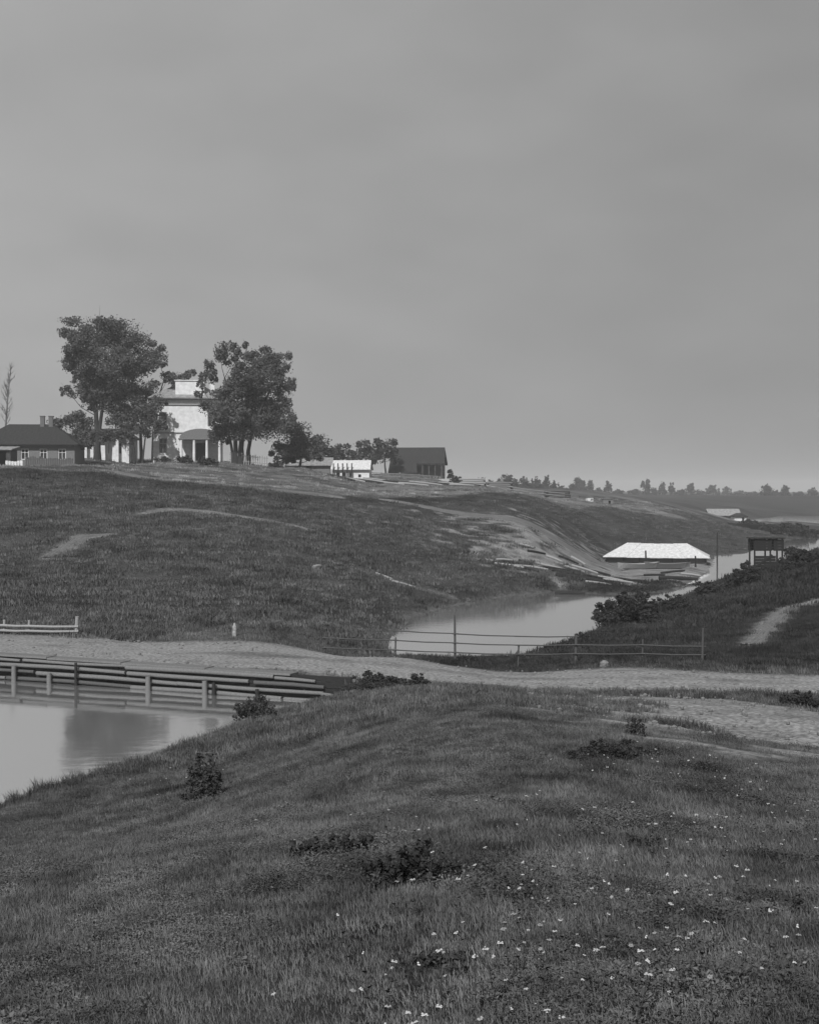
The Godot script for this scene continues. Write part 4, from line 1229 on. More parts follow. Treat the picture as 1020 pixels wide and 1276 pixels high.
func trees() -> void:
	plant("tall_tree", "tallest broad crowned tree with bare lower trunk beside the manor", "tree", "", Vector2(-40.38, -176.00), [[0.00, 0.41, 11.60, 0.420], [0.10, 3.11, 13.15, 0.300]], [[0.52, 16.36, 3.52, 1.97], [3.11, 16.36, 3.31, 2.17], [-1.55, 14.70, 2.59, 2.28], [-3.11, 12.42, 1.55, 1.24], [2.07, 13.15, 3.93, 2.48], [4.97, 14.49, 2.48, 2.07], [-0.52, 11.60, 2.07, 1.76], [3.62, 10.35, 3.11, 2.07], [1.04, 8.49, 1.76, 1.24], [-3.42, 9.01, 0.83, 0.72], [-0.83, 7.66, 1.45, 1.04], [0.52, 18.22, 0.41, 0.52], [-2.07, 10.77, 1.04, 0.83], [2.59, 8.49, 2.28, 1.45], [1.04, 9.94, 2.07, 1.45], [4.76, 12.11, 2.07, 1.66], [-2.28, 13.46, 1.66, 1.45], [2.07, 7.25, 2.48, 1.35], [-1.66, 9.32, 1.45, 1.14], [4.35, 8.49, 2.28, 1.55], [-0.21, 9.52, 1.66, 1.24]], 0.30, 1.35, 0.085, 1, 1.00, 0.35)
	plant("slender_tree", "slimmer spreading tree between the tallest tree and the manor", "tree", "", Vector2(-34.87, -177.50), [[0.00, 0.42, 8.14, 0.260], [1.46, 3.03, 11.28, 0.200]], [[2.51, 13.78, 1.46, 1.46], [3.55, 11.28, 1.15, 0.94], [5.22, 11.28, 1.46, 0.73], [0.21, 7.31, 2.51, 1.88], [-2.71, 6.06, 1.67, 1.25], [1.25, 5.85, 1.46, 1.04], [-1.04, 4.80, 1.67, 0.73], [0.94, 9.40, 1.78, 1.46], [6.47, 11.90, 0.94, 0.52]], 0.30, 1.35, 0.085, 2, 1.00, 0.35)
	plant("understory_tree", "low leafy tree hiding the corner of the white manor", "tree", "", Vector2(-34.20, -172.00), [[-0.40, -1.21, 5.36, 0.160], [0.61, 1.42, 5.87, 0.140]], [[-2.23, 5.46, 1.82, 1.32], [-0.40, 6.68, 2.02, 1.42], [1.62, 6.27, 1.52, 1.42], [2.63, 8.09, 1.11, 1.21], [-3.24, 3.84, 1.42, 0.81], [0.81, 4.45, 1.62, 0.91], [2.83, 4.86, 0.91, 0.91], [-1.21, 4.05, 1.42, 0.71]], 0.30, 1.20, 0.085, 12, 1.00, 0.35)
	plant("garden_tree", "low bushy tree at the end of the cottage", "tree", "", Vector2(-41.01, -166.00), [[0.00, 0.00, 3.22, 0.200], [0.98, 1.37, 3.71, 0.150]], [[-0.20, 5.27, 2.15, 1.27], [-2.15, 4.69, 1.37, 0.98], [1.37, 4.49, 1.56, 1.37], [-0.98, 3.22, 1.56, 0.98], [1.95, 2.73, 0.98, 0.98]], 0.30, 1.35, 0.085, 3, 1.00, 0.35)
	plant("forked_tree", "broad forked tree with open feathery top beside the manor", "tree", "", Vector2(-20.14, -163.00), [[-0.38, -1.92, 10.36, 0.300], [0.19, 1.44, 11.79, 0.360], [0.96, 4.31, 10.36, 0.260], [-0.77, -3.64, 7.48, 0.200]], [[-2.40, 13.23, 0.96, 1.44], [-3.64, 11.31, 0.86, 1.53], [-4.60, 9.97, 0.58, 1.15], [-0.58, 13.23, 0.86, 1.44], [2.21, 12.75, 2.49, 1.63], [4.31, 11.79, 1.82, 1.73], [1.15, 10.55, 2.88, 1.92], [4.79, 9.59, 1.53, 1.44], [-0.96, 7.96, 2.49, 1.63], [2.40, 7.67, 3.16, 1.82], [-2.40, 6.33, 1.92, 1.25], [5.37, 7.48, 0.96, 0.96], [0.48, 4.60, 3.45, 1.63], [3.84, 4.41, 2.68, 1.82], [-2.40, 3.64, 1.53, 1.25], [5.56, 4.79, 1.53, 1.34], [-4.99, 8.44, 0.58, 0.48], [-4.22, 7.00, 0.96, 0.77], [0.48, 14.38, 0.48, 0.48], [6.23, 9.59, 0.58, 0.96], [1.73, 6.04, 3.26, 1.73], [-0.96, 6.04, 2.30, 1.34], [4.31, 6.33, 1.73, 1.53], [2.88, 9.88, 2.30, 1.73], [0.00, 9.40, 2.11, 1.53]], 0.30, 1.35, 0.085, 4, 1.00, 0.35)
	plant("sloping_bush_tree", "round leafy tree leaning against the forked tree", "tree", "", Vector2(-13.44, -168.00), [[0.00, 0.00, 2.67, 0.200]], [[0.00, 4.35, 1.78, 1.78], [-0.99, 2.96, 1.58, 1.38], [1.19, 2.96, 1.38, 1.38], [0.20, 2.17, 1.98, 0.99], [1.78, 1.98, 1.38, 0.99], [-1.38, 1.68, 1.38, 0.89], [-2.37, 2.37, 1.38, 1.19]], 0.30, 1.35, 0.085, 5, 1.00, 0.35)
	plant("round_tree", "small round tree behind the long byre roof", "tree", "", Vector2(-12.39, -195.00), [[0.00, 0.00, 2.98, 0.180]], [[0.00, 4.82, 1.49, 1.38], [-0.92, 3.44, 1.49, 1.26], [1.15, 3.21, 1.49, 1.26]], 0.42, 1.20, 0.060, 6, 1.00, 0.35)
	plant("low_tree", "low spreading tree behind the white outbuilding", "tree", "", Vector2(-9.76, -200.00), [[0.00, 0.00, 2.59, 0.150]], [[0.00, 3.88, 1.88, 1.29], [-1.29, 2.82, 1.53, 1.06], [1.76, 2.82, 1.53, 1.06]], 0.42, 1.00, 0.065, 7, 1.00, 0.35)
	plant("barn_tree", "dark tree next to the dark barn gable", "tree", "", Vector2(-4.16, -236.00), [[0.00, 0.00, 3.33, 0.200]], [[0.00, 4.86, 1.94, 1.53], [-1.11, 3.33, 1.67, 1.39], [1.39, 3.33, 1.25, 1.39]], 0.50, 1.20, 0.050, 8, 1.00, 0.35)
	plant("barn_side_tree", "dark round tree behind the white outbuilding end", "tree", "", Vector2(-7.51, -232.00), [[0.00, 0.00, 3.28, 0.200]], [[0.00, 4.91, 1.64, 1.36], [-0.96, 3.82, 1.23, 1.09], [0.96, 3.28, 1.36, 1.23]], 0.50, 1.20, 0.050, 9, 1.00, 0.35)
	plant("leaning_shrub", "dark leaning shrub alone on the slope past the barn", "shrub", "", Vector2(7.54, -233.00), [[0.27, -0.55, 1.78, 0.100]], [[-0.55, 1.78, 0.55, 0.82], [0.00, 0.69, 1.10, 0.69], [0.96, 0.41, 0.69, 0.55]], 0.35, 1.60, 0.030, 10, 1.00, 0.35)
	plant("garden_shrub", "low dark bush on the grass under the manor porch", "shrub", "", Vector2(-26.02, -158.00), [[0.00, 0.00, 0.51, 0.060]], [[-0.41, 0.36, 0.72, 0.46], [0.41, 0.31, 0.72, 0.41], [0.00, 0.61, 0.61, 0.36]], 0.30, 1.30, 0.040, 20, 1.00, 0.35)
	plant("garden_shrub", "dark bush on the bank above the pale track by the manor", "shrub", "", Vector2(-22.24, -150.00), [[0.00, 0.00, 0.53, 0.060]], [[-0.42, 0.37, 0.74, 0.48], [0.42, 0.32, 0.74, 0.42], [0.00, 0.64, 0.64, 0.37]], 0.30, 1.30, 0.040, 21, 1.00, 0.35)
	plant("garden_shrub", "leafy bush at the foot of the manor wall", "shrub", "", Vector2(-29.60, -165.00), [[0.00, 0.00, 0.49, 0.060]], [[-0.39, 0.34, 0.68, 0.44], [0.39, 0.29, 0.68, 0.39], [0.00, 0.58, 0.58, 0.34]], 0.30, 1.30, 0.040, 22, 1.00, 0.35)
	plant("garden_shrub", "small bush in the shade of the forked tree", "shrub", "", Vector2(-15.53, -160.00), [[0.00, 0.00, 0.47, 0.060]], [[-0.38, 0.33, 0.66, 0.42], [0.38, 0.28, 0.66, 0.38], [0.00, 0.56, 0.56, 0.33]], 0.30, 1.30, 0.040, 23, 1.00, 0.35)
	plant("far_tree", "small dark rounded tree standing along the distant flat horizon", "tree", "far trees along the flat horizon", Vector2(21.74, -420.00), [[0.00, 0.00, 1.65, 0.250]], [[-1.04, 1.26, 1.73, 1.39], [0.97, 1.12, 1.73, 1.32], [0.00, 2.05, 1.38, 1.19]], 0.60, 1.20, 0.045, 40, 1.00, 0.35)
	plant("far_tree", "small dark rounded tree standing along the distant flat horizon", "tree", "far trees along the flat horizon", Vector2(25.80, -430.00), [[0.00, 0.00, 1.36, 0.250]], [[-0.91, 1.03, 1.52, 1.14], [0.85, 0.92, 1.52, 1.09], [0.00, 1.69, 1.21, 0.98]], 0.61, 1.20, 0.045, 41, 1.00, 0.35)
	plant("far_tree", "small dark rounded tree standing along the distant flat horizon", "tree", "far trees along the flat horizon", Vector2(31.58, -440.00), [[0.00, 0.00, 2.53, 0.250]], [[-1.24, 1.92, 2.07, 2.12], [1.16, 1.72, 2.07, 2.02], [0.00, 3.13, 1.66, 1.82]], 0.63, 1.20, 0.045, 42, 1.00, 0.35)
	plant("far_tree", "small dark rounded tree standing along the distant flat horizon", "tree", "far trees along the flat horizon", Vector2(39.24, -460.00), [[0.00, 0.00, 2.44, 0.250]], [[-0.81, 1.85, 1.35, 2.05], [0.76, 1.66, 1.35, 1.95], [0.00, 3.02, 1.08, 1.75]], 0.66, 1.20, 0.045, 43, 1.00, 0.35)
	plant("far_tree", "small dark rounded tree standing along the distant flat horizon", "tree", "far trees along the flat horizon", Vector2(44.61, -480.00), [[0.00, 0.00, 3.08, 0.250]], [[-0.68, 2.34, 1.13, 2.59], [0.63, 2.10, 1.13, 2.46], [0.00, 3.82, 0.90, 2.22]], 0.69, 1.20, 0.045, 44, 1.00, 0.35)
	plant("far_tree", "small dark rounded tree standing along the distant flat horizon", "tree", "far trees along the flat horizon", Vector2(48.28, -480.00), [[0.00, 0.00, 3.18, 0.250]], [[-0.76, 2.42, 1.27, 2.67], [0.71, 2.16, 1.27, 2.54], [0.00, 3.94, 1.02, 2.29]], 0.69, 1.20, 0.045, 45, 1.00, 0.35)
	plant("far_tree", "small dark rounded tree standing along the distant flat horizon", "tree", "far trees along the flat horizon", Vector2(52.94, -500.00), [[0.00, 0.00, 2.88, 0.250]], [[-0.62, 2.19, 1.03, 2.42], [0.58, 1.96, 1.03, 2.31], [0.00, 3.58, 0.82, 2.08]], 0.71, 1.20, 0.045, 46, 1.00, 0.35)
	plant("far_tree", "small dark rounded tree standing along the distant flat horizon", "tree", "far trees along the flat horizon", Vector2(76.59, -620.00), [[0.00, 0.00, 4.06, 0.250]], [[-1.20, 3.09, 2.01, 3.41], [1.12, 2.76, 2.01, 3.25], [0.00, 5.04, 1.60, 2.93]], 0.89, 1.20, 0.045, 47, 1.00, 0.35)
	plant("far_tree", "small dark rounded tree standing along the distant flat horizon", "tree", "far trees along the flat horizon", Vector2(84.71, -640.00), [[0.00, 0.00, 3.45, 0.250]], [[-0.79, 2.62, 1.32, 2.90], [0.74, 2.34, 1.32, 2.76], [0.00, 4.27, 1.05, 2.48]], 0.91, 1.20, 0.045, 48, 1.00, 0.35)
	plant("far_tree", "small dark rounded tree standing along the distant flat horizon", "tree", "far trees along the flat horizon", Vector2(94.44, -650.00), [[0.00, 0.00, 3.38, 0.250]], [[-0.80, 2.57, 1.34, 2.84], [0.75, 2.30, 1.34, 2.70], [0.00, 4.19, 1.07, 2.43]], 0.93, 1.20, 0.045, 49, 1.00, 0.35)
	plant("far_tree", "small dark rounded tree standing along the distant flat horizon", "tree", "far trees along the flat horizon", Vector2(118.00, -680.00), [[0.00, 0.00, 4.24, 0.250]], [[-1.08, 3.22, 1.80, 3.56], [1.01, 2.88, 1.80, 3.39], [0.00, 5.26, 1.44, 3.05]], 0.97, 1.20, 0.045, 50, 1.00, 0.35)
	plant("far_tree", "small dark rounded tree standing along the distant flat horizon", "tree", "far trees along the flat horizon", Vector2(129.71, -700.00), [[0.00, 0.00, 3.59, 0.250]], [[-0.74, 2.73, 1.24, 3.02], [0.69, 2.44, 1.24, 2.87], [0.00, 4.45, 0.99, 2.58]], 1.00, 1.20, 0.045, 51, 1.00, 0.35)
	plant("far_tree", "small dark rounded tree standing along the distant flat horizon", "tree", "far trees along the flat horizon", Vector2(134.24, -700.00), [[0.00, 0.00, 3.22, 0.250]], [[-0.74, 2.44, 1.24, 2.70], [0.69, 2.19, 1.24, 2.57], [0.00, 3.99, 0.99, 2.31]], 1.00, 1.20, 0.045, 52, 1.00, 0.35)
	plant("far_tree", "small dark rounded tree standing along the distant flat horizon", "tree", "far trees along the flat horizon", Vector2(148.24, -720.00), [[0.00, 0.00, 3.41, 0.250]], [[-0.89, 2.59, 1.48, 2.86], [0.83, 2.32, 1.48, 2.73], [0.00, 4.22, 1.19, 2.45]], 1.03, 1.20, 0.045, 53, 1.00, 0.35)
	plant("far_tree", "small dark rounded tree standing along the distant flat horizon", "tree", "far trees along the flat horizon", Vector2(177.88, -800.00), [[0.00, 0.00, 3.12, 0.250]], [[-1.69, 2.37, 2.82, 2.62], [1.58, 2.12, 2.82, 2.49], [0.00, 3.87, 2.26, 2.24]], 1.14, 1.20, 0.045, 54, 1.00, 0.35)
	plant("far_tree", "small dark rounded tree standing along the distant flat horizon", "tree", "far trees along the flat horizon", Vector2(190.53, -820.00), [[0.00, 0.00, 2.91, 0.250]], [[-1.16, 2.21, 1.93, 2.45], [1.08, 1.98, 1.93, 2.33], [0.00, 3.61, 1.54, 2.10]], 1.17, 1.20, 0.045, 55, 1.00, 0.35)
	plant("far_tree", "small dark rounded tree standing along the distant flat horizon", "tree", "far trees along the flat horizon", Vector2(167.53, -640.00), [[0.00, 0.00, 2.98, 0.250]], [[-1.24, 2.27, 2.07, 2.51], [1.16, 2.03, 2.07, 2.39], [0.00, 3.70, 1.66, 2.15]], 0.91, 1.20, 0.045, 56, 1.00, 0.35)
	plant("far_tree", "small dark rounded tree standing along the distant flat horizon", "tree", "far trees along the flat horizon", Vector2(178.94, -650.00), [[0.00, 0.00, 2.89, 0.250]], [[-0.92, 2.20, 1.53, 2.43], [0.86, 1.96, 1.53, 2.31], [0.00, 3.58, 1.22, 2.08]], 0.93, 1.20, 0.045, 57, 1.00, 0.35)
	plant("far_tree", "small dark rounded tree standing along the distant flat horizon", "tree", "far trees along the flat horizon", Vector2(206.71, -700.00), [[0.00, 0.00, 2.28, 0.250]], [[-0.99, 1.74, 1.65, 1.92], [0.92, 1.55, 1.65, 1.83], [0.00, 2.83, 1.32, 1.64]], 1.00, 1.20, 0.045, 58, 1.00, 0.35)
	plant("far_tree", "small dark rounded tree standing along the distant flat horizon", "tree", "far trees along the flat horizon", Vector2(18.35, -400.00), [[0.00, 0.00, 0.57, 0.250]], [[-0.85, 0.43, 1.41, 0.48], [0.79, 0.39, 1.41, 0.45], [0.00, 0.70, 1.13, 0.41]], 0.57, 1.20, 0.045, 59, 1.00, 0.35)
	plant("far_tree", "small dark rounded tree standing along the distant flat horizon", "tree", "far trees along the flat horizon", Vector2(23.75, -425.00), [[0.00, 0.00, 0.82, 0.250]], [[-1.05, 0.62, 1.75, 0.69], [0.98, 0.56, 1.75, 0.66], [0.00, 1.02, 1.40, 0.59]], 0.61, 1.20, 0.045, 60, 1.00, 0.35)
	plant("far_tree", "small dark rounded tree standing along the distant flat horizon", "tree", "far trees along the flat horizon", Vector2(28.33, -430.00), [[0.00, 0.00, 1.26, 0.250]], [[-0.99, 0.96, 1.64, 1.06], [0.92, 0.85, 1.64, 1.01], [0.00, 1.56, 1.32, 0.91]], 0.61, 1.20, 0.045, 61, 1.00, 0.35)
	plant("far_tree", "small dark rounded tree standing along the distant flat horizon", "tree", "far trees along the flat horizon", Vector2(34.55, -445.00), [[0.00, 0.00, 1.20, 0.250]], [[-0.94, 0.91, 1.57, 1.01], [0.88, 0.82, 1.57, 0.96], [0.00, 1.49, 1.26, 0.86]], 0.64, 1.20, 0.045, 62, 1.00, 0.35)
	plant("far_tree", "small dark rounded tree standing along the distant flat horizon", "tree", "far trees along the flat horizon", Vector2(35.72, -440.00), [[0.00, 0.00, 0.95, 0.250]], [[-0.93, 0.72, 1.55, 0.79], [0.87, 0.64, 1.55, 0.76], [0.00, 1.17, 1.24, 0.68]], 0.63, 1.20, 0.045, 63, 1.00, 0.35)
	plant("far_tree", "small dark rounded tree standing along the distant flat horizon", "tree", "far trees along the flat horizon", Vector2(41.13, -460.00), [[0.00, 0.00, 1.46, 0.250]], [[-0.81, 1.11, 1.35, 1.22], [0.76, 0.99, 1.35, 1.17], [0.00, 1.81, 1.08, 1.05]], 0.66, 1.20, 0.045, 64, 1.00, 0.35)
	plant("far_tree", "small dark rounded tree standing along the distant flat horizon", "tree", "far trees along the flat horizon", Vector2(45.34, -470.00), [[0.00, 0.00, 1.95, 0.250]], [[-0.83, 1.48, 1.38, 1.63], [0.77, 1.32, 1.38, 1.56], [0.00, 2.41, 1.11, 1.40]], 0.67, 1.20, 0.045, 65, 1.00, 0.35)
	plant("far_tree", "small dark rounded tree standing along the distant flat horizon", "tree", "far trees along the flat horizon", Vector2(58.12, -520.00), [[0.00, 0.00, 1.96, 0.250]], [[-0.92, 1.49, 1.53, 1.64], [0.86, 1.33, 1.53, 1.57], [0.00, 2.43, 1.22, 1.41]], 0.74, 1.20, 0.045, 66, 1.00, 0.35)
	plant("far_tree", "small dark rounded tree standing along the distant flat horizon", "tree", "far trees along the flat horizon", Vector2(66.54, -560.00), [[0.00, 0.00, 2.34, 0.250]], [[-0.89, 1.78, 1.48, 1.97], [0.83, 1.59, 1.48, 1.87], [0.00, 2.90, 1.19, 1.69]], 0.80, 1.20, 0.045, 67, 1.00, 0.35)
	plant("far_tree", "small dark rounded tree standing along the distant flat horizon", "tree", "far trees along the flat horizon", Vector2(76.94, -600.00), [[0.00, 0.00, 2.25, 0.250]], [[-1.06, 1.71, 1.76, 1.89], [0.99, 1.53, 1.76, 1.80], [0.00, 2.79, 1.41, 1.62]], 0.86, 1.20, 0.045, 68, 1.00, 0.35)
	plant("far_tree", "small dark rounded tree standing along the distant flat horizon", "tree", "far trees along the flat horizon", Vector2(88.47, -640.00), [[0.00, 0.00, 1.61, 0.250]], [[-1.02, 1.22, 1.69, 1.35], [0.95, 1.09, 1.69, 1.29], [0.00, 1.99, 1.36, 1.16]], 0.91, 1.20, 0.045, 69, 1.00, 0.35)
	plant("far_tree", "small dark rounded tree standing along the distant flat horizon", "tree", "far trees along the flat horizon", Vector2(100.94, -660.00), [[0.00, 0.00, 1.33, 0.250]], [[-1.16, 1.01, 1.94, 1.11], [1.09, 0.90, 1.94, 1.06], [0.00, 1.65, 1.55, 0.96]], 0.94, 1.20, 0.045, 70, 1.00, 0.35)
	plant("far_tree", "small dark rounded tree standing along the distant flat horizon", "tree", "far trees along the flat horizon", Vector2(112.00, -680.00), [[0.00, 0.00, 1.40, 0.250]], [[-1.44, 1.06, 2.40, 1.17], [1.34, 0.95, 2.40, 1.12], [0.00, 1.73, 1.92, 1.01]], 0.97, 1.20, 0.045, 71, 1.00, 0.35)
	plant("far_tree", "small dark rounded tree standing along the distant flat horizon", "tree", "far trees along the flat horizon", Vector2(125.59, -700.00), [[0.00, 0.00, 1.70, 0.250]], [[-1.36, 1.29, 2.26, 1.43], [1.27, 1.16, 2.26, 1.36], [0.00, 2.11, 1.81, 1.23]], 1.00, 1.20, 0.045, 72, 1.00, 0.35)
	plant("far_tree", "small dark rounded tree standing along the distant flat horizon", "tree", "far trees along the flat horizon", Vector2(143.15, -720.00), [[0.00, 0.00, 1.67, 0.250]], [[-1.52, 1.27, 2.54, 1.40], [1.42, 1.13, 2.54, 1.33], [0.00, 2.07, 2.03, 1.20]], 1.03, 1.20, 0.045, 73, 1.00, 0.35)
	plant("far_tree", "small dark rounded tree standing along the distant flat horizon", "tree", "far trees along the flat horizon", Vector2(161.84, -760.00), [[0.00, 0.00, 1.65, 0.250]], [[-1.48, 1.25, 2.46, 1.39], [1.38, 1.12, 2.46, 1.32], [0.00, 2.04, 1.97, 1.19]], 1.09, 1.20, 0.045, 74, 1.00, 0.35)
	plant("far_tree", "small dark rounded tree standing along the distant flat horizon", "tree", "far trees along the flat horizon", Vector2(192.94, -800.00), [[0.00, 0.00, 1.47, 0.250]], [[-1.98, 1.12, 3.29, 1.23], [1.84, 1.00, 3.29, 1.17], [0.00, 1.82, 2.64, 1.06]], 1.14, 1.20, 0.045, 75, 1.00, 0.35)
	plant("far_tree", "small dark rounded tree standing along the distant flat horizon", "tree", "far trees along the flat horizon", Vector2(191.34, -760.00), [[0.00, 0.00, 1.24, 0.250]], [[-1.74, 0.95, 2.91, 1.04], [1.63, 0.85, 2.91, 0.99], [0.00, 1.54, 2.32, 0.90]], 1.09, 1.20, 0.045, 76, 1.00, 0.35)
	plant("far_tree", "small dark rounded tree standing along the distant flat horizon", "tree", "far trees along the flat horizon", Vector2(177.04, -660.00), [[0.00, 0.00, 1.36, 0.250]], [[-1.40, 1.04, 2.33, 1.15], [1.30, 0.93, 2.33, 1.09], [0.00, 1.69, 1.86, 0.98]], 0.94, 1.20, 0.045, 77, 1.00, 0.35)
	plant("far_tree", "small dark rounded tree standing along the distant flat horizon", "tree", "far trees along the flat horizon", Vector2(196.85, -690.00), [[0.00, 0.00, 1.24, 0.250]], [[-1.58, 0.94, 2.64, 1.04], [1.48, 0.84, 2.64, 0.99], [0.00, 1.54, 2.11, 0.89]], 0.99, 1.20, 0.045, 78, 1.00, 0.35)
	plant("willow_bush", "dark willow bush on the low spit in the river", "shrub", "willow bushes along the river spit", Vector2(58.76, -237.83), [[0.00, 0.00, 0.56, 0.080]], [[-0.76, 0.45, 1.13, 0.45], [0.76, 0.45, 1.13, 0.45], [0.00, 0.67, 0.88, 0.39]], 0.50, 1.80, 0.030, 70, 0.80, 0.35)
	plant("willow_bush", "dark willow bush on the low spit in the river", "shrub", "willow bushes along the river spit", Vector2(58.39, -228.20), [[0.00, 0.00, 0.60, 0.080]], [[-0.89, 0.48, 1.33, 0.48], [0.89, 0.48, 1.33, 0.48], [0.00, 0.72, 1.03, 0.42]], 0.50, 1.80, 0.030, 71, 0.80, 0.35)
	plant("willow_bush", "dark willow bush on the low spit in the river", "shrub", "willow bushes along the river spit", Vector2(58.31, -219.31), [[0.00, 0.00, 0.71, 0.080]], [[-0.85, 0.57, 1.28, 0.57], [0.85, 0.57, 1.28, 0.57], [0.00, 0.85, 0.99, 0.50]], 0.50, 1.80, 0.030, 72, 0.80, 0.35)
	plant("willow_bush", "dark willow bush on the low spit in the river", "shrub", "willow bushes along the river spit", Vector2(57.28, -207.18), [[0.00, 0.00, 1.10, 0.080]], [[-0.95, 0.88, 1.43, 0.88], [0.95, 0.88, 1.43, 0.88], [0.00, 1.32, 1.11, 0.77]], 0.50, 1.80, 0.030, 73, 0.80, 0.35)
	plant("willow_bush", "dark willow bush on the low spit in the river", "shrub", "willow bushes along the river spit", Vector2(58.40, -203.43), [[0.00, 0.00, 0.90, 0.080]], [[-0.79, 0.72, 1.18, 0.72], [0.79, 0.72, 1.18, 0.72], [0.00, 1.08, 0.92, 0.63]], 0.50, 1.80, 0.030, 74, 0.80, 0.35)
	plant("willow_bush", "dark willow bush on the low spit in the river", "shrub", "willow bushes along the river spit", Vector2(59.00, -199.81), [[0.00, 0.00, 0.59, 0.080]], [[-0.49, 0.47, 0.74, 0.47], [0.49, 0.47, 0.74, 0.47], [0.00, 0.71, 0.58, 0.41]], 0.50, 1.80, 0.030, 75, 0.80, 0.35)
	plant("river_bush", "dense dark rounded bush overhanging the river bend", "shrub", "", Vector2(10.76, -67.00), [[-0.34, -0.68, 0.99, 0.030], [0.34, 0.68, 0.91, 0.030]], [[-1.19, 0.72, 0.51, 0.44], [-1.24, 0.27, 0.54, 0.36], [-0.71, 0.86, 0.51, 0.52], [-0.75, 0.33, 0.54, 0.43], [-0.24, 1.10, 0.51, 0.66], [-0.25, 0.42, 0.54, 0.55], [0.24, 1.08, 0.51, 0.65], [0.25, 0.41, 0.54, 0.54], [0.71, 1.00, 0.51, 0.60], [0.75, 0.38, 0.54, 0.50], [1.19, 0.75, 0.51, 0.46], [1.24, 0.29, 0.54, 0.38]], 0.16, 1.70, 0.034, 90, 1.00, 0.35)
	plant("bank_bush", "dark bush on the bank behind the rounded river bush", "shrub", "", Vector2(14.28, -74.00), [[-0.15, -0.30, 0.63, 0.030], [0.15, 0.30, 0.57, 0.030]], [[-0.41, 0.50, 0.44, 0.30], [-0.43, 0.19, 0.47, 0.25], [0.00, 0.62, 0.44, 0.37], [0.00, 0.23, 0.47, 0.31], [0.41, 0.59, 0.44, 0.35], [0.43, 0.22, 0.47, 0.29]], 0.16, 1.50, 0.036, 91, 1.00, 0.35)
	plant("bank_bush", "tall dark bush below the boarded stand on the bank", "shrub", "", Vector2(19.76, -80.00), [[-0.17, -0.34, 0.90, 0.030], [0.17, 0.34, 0.83, 0.030]], [[-0.47, 0.79, 0.51, 0.48], [-0.50, 0.30, 0.54, 0.39], [0.00, 0.99, 0.51, 0.60], [0.00, 0.37, 0.54, 0.49], [0.47, 0.82, 0.51, 0.50], [0.50, 0.31, 0.54, 0.41]], 0.17, 1.60, 0.032, 92, 1.00, 0.35)
	plant("bank_bush", "dark bush on the crest beside the boarded stand", "shrub", "", Vector2(22.48, -78.00), [[-0.23, -0.46, 0.72, 0.030], [0.23, 0.46, 0.66, 0.030]], [[-0.64, 0.71, 0.69, 0.43], [-0.67, 0.27, 0.73, 0.35], [0.00, 0.77, 0.69, 0.46], [0.00, 0.29, 0.73, 0.38], [0.64, 0.65, 0.69, 0.39], [0.67, 0.25, 0.73, 0.32]], 0.17, 1.50, 0.034, 93, 1.00, 0.35)
	plant("bank_bush", "low dark bush on the bank ridge above the water", "shrub", "", Vector2(17.65, -80.00), [[-0.16, -0.32, 0.56, 0.030], [0.16, 0.32, 0.52, 0.030]], [[-0.45, 0.51, 0.48, 0.31], [-0.47, 0.19, 0.51, 0.25], [0.00, 0.55, 0.48, 0.33], [0.00, 0.21, 0.51, 0.27], [0.45, 0.47, 0.48, 0.29], [0.47, 0.18, 0.51, 0.24]], 0.17, 1.50, 0.036, 94, 1.00, 0.35)
	plant("bank_bush", "small dark bush at the water end of the pole fence", "shrub", "", Vector2(7.55, -60.00), [[-0.06, -0.11, 0.28, 0.030], [0.06, 0.11, 0.25, 0.030]], [[-0.16, 0.26, 0.17, 0.16], [-0.17, 0.10, 0.18, 0.13], [0.00, 0.30, 0.17, 0.18], [0.00, 0.11, 0.18, 0.15], [0.16, 0.28, 0.17, 0.17], [0.17, 0.10, 0.18, 0.14]], 0.13, 1.60, 0.034, 95, 1.00, 0.35)
	plant("bank_bush", "rounded dark bush at the verge of the dirt road", "shrub", "", Vector2(10.81, -37.50), [[-0.10, -0.20, 0.29, 0.030], [0.10, 0.20, 0.27, 0.030]], [[-0.28, 0.25, 0.30, 0.15], [-0.30, 0.10, 0.32, 0.13], [0.00, 0.34, 0.30, 0.21], [0.00, 0.13, 0.32, 0.17], [0.28, 0.25, 0.30, 0.15], [0.30, 0.10, 0.32, 0.13]], 0.10, 1.50, 0.036, 96, 1.00, 0.35)
	plant("reed_clump", "dark sedge clump where the log wall ends", "shrub", "", Vector2(-1.00, -42.50), [[-0.15, -0.30, 0.27, 0.030], [0.15, 0.30, 0.25, 0.030]], [[-0.47, 0.21, 0.34, 0.13], [-0.50, 0.08, 0.36, 0.10], [-0.16, 0.30, 0.34, 0.18], [-0.17, 0.12, 0.36, 0.15], [0.16, 0.27, 0.34, 0.17], [0.17, 0.10, 0.36, 0.14], [0.47, 0.25, 0.34, 0.15], [0.50, 0.09, 0.36, 0.12]], 0.10, 1.50, 0.036, 97, 1.00, 0.35)
	plant("reed_clump", "narrow dark sedge clump on the meadow edge by the road", "shrub", "", Vector2(0.25, -42.00), [[-0.08, -0.17, 0.24, 0.030], [0.08, 0.17, 0.22, 0.030]], [[-0.24, 0.20, 0.25, 0.12], [-0.25, 0.08, 0.27, 0.10], [0.00, 0.28, 0.25, 0.17], [0.00, 0.10, 0.27, 0.14], [0.24, 0.20, 0.25, 0.12], [0.25, 0.08, 0.27, 0.10]], 0.10, 1.40, 0.038, 98, 1.00, 0.35)
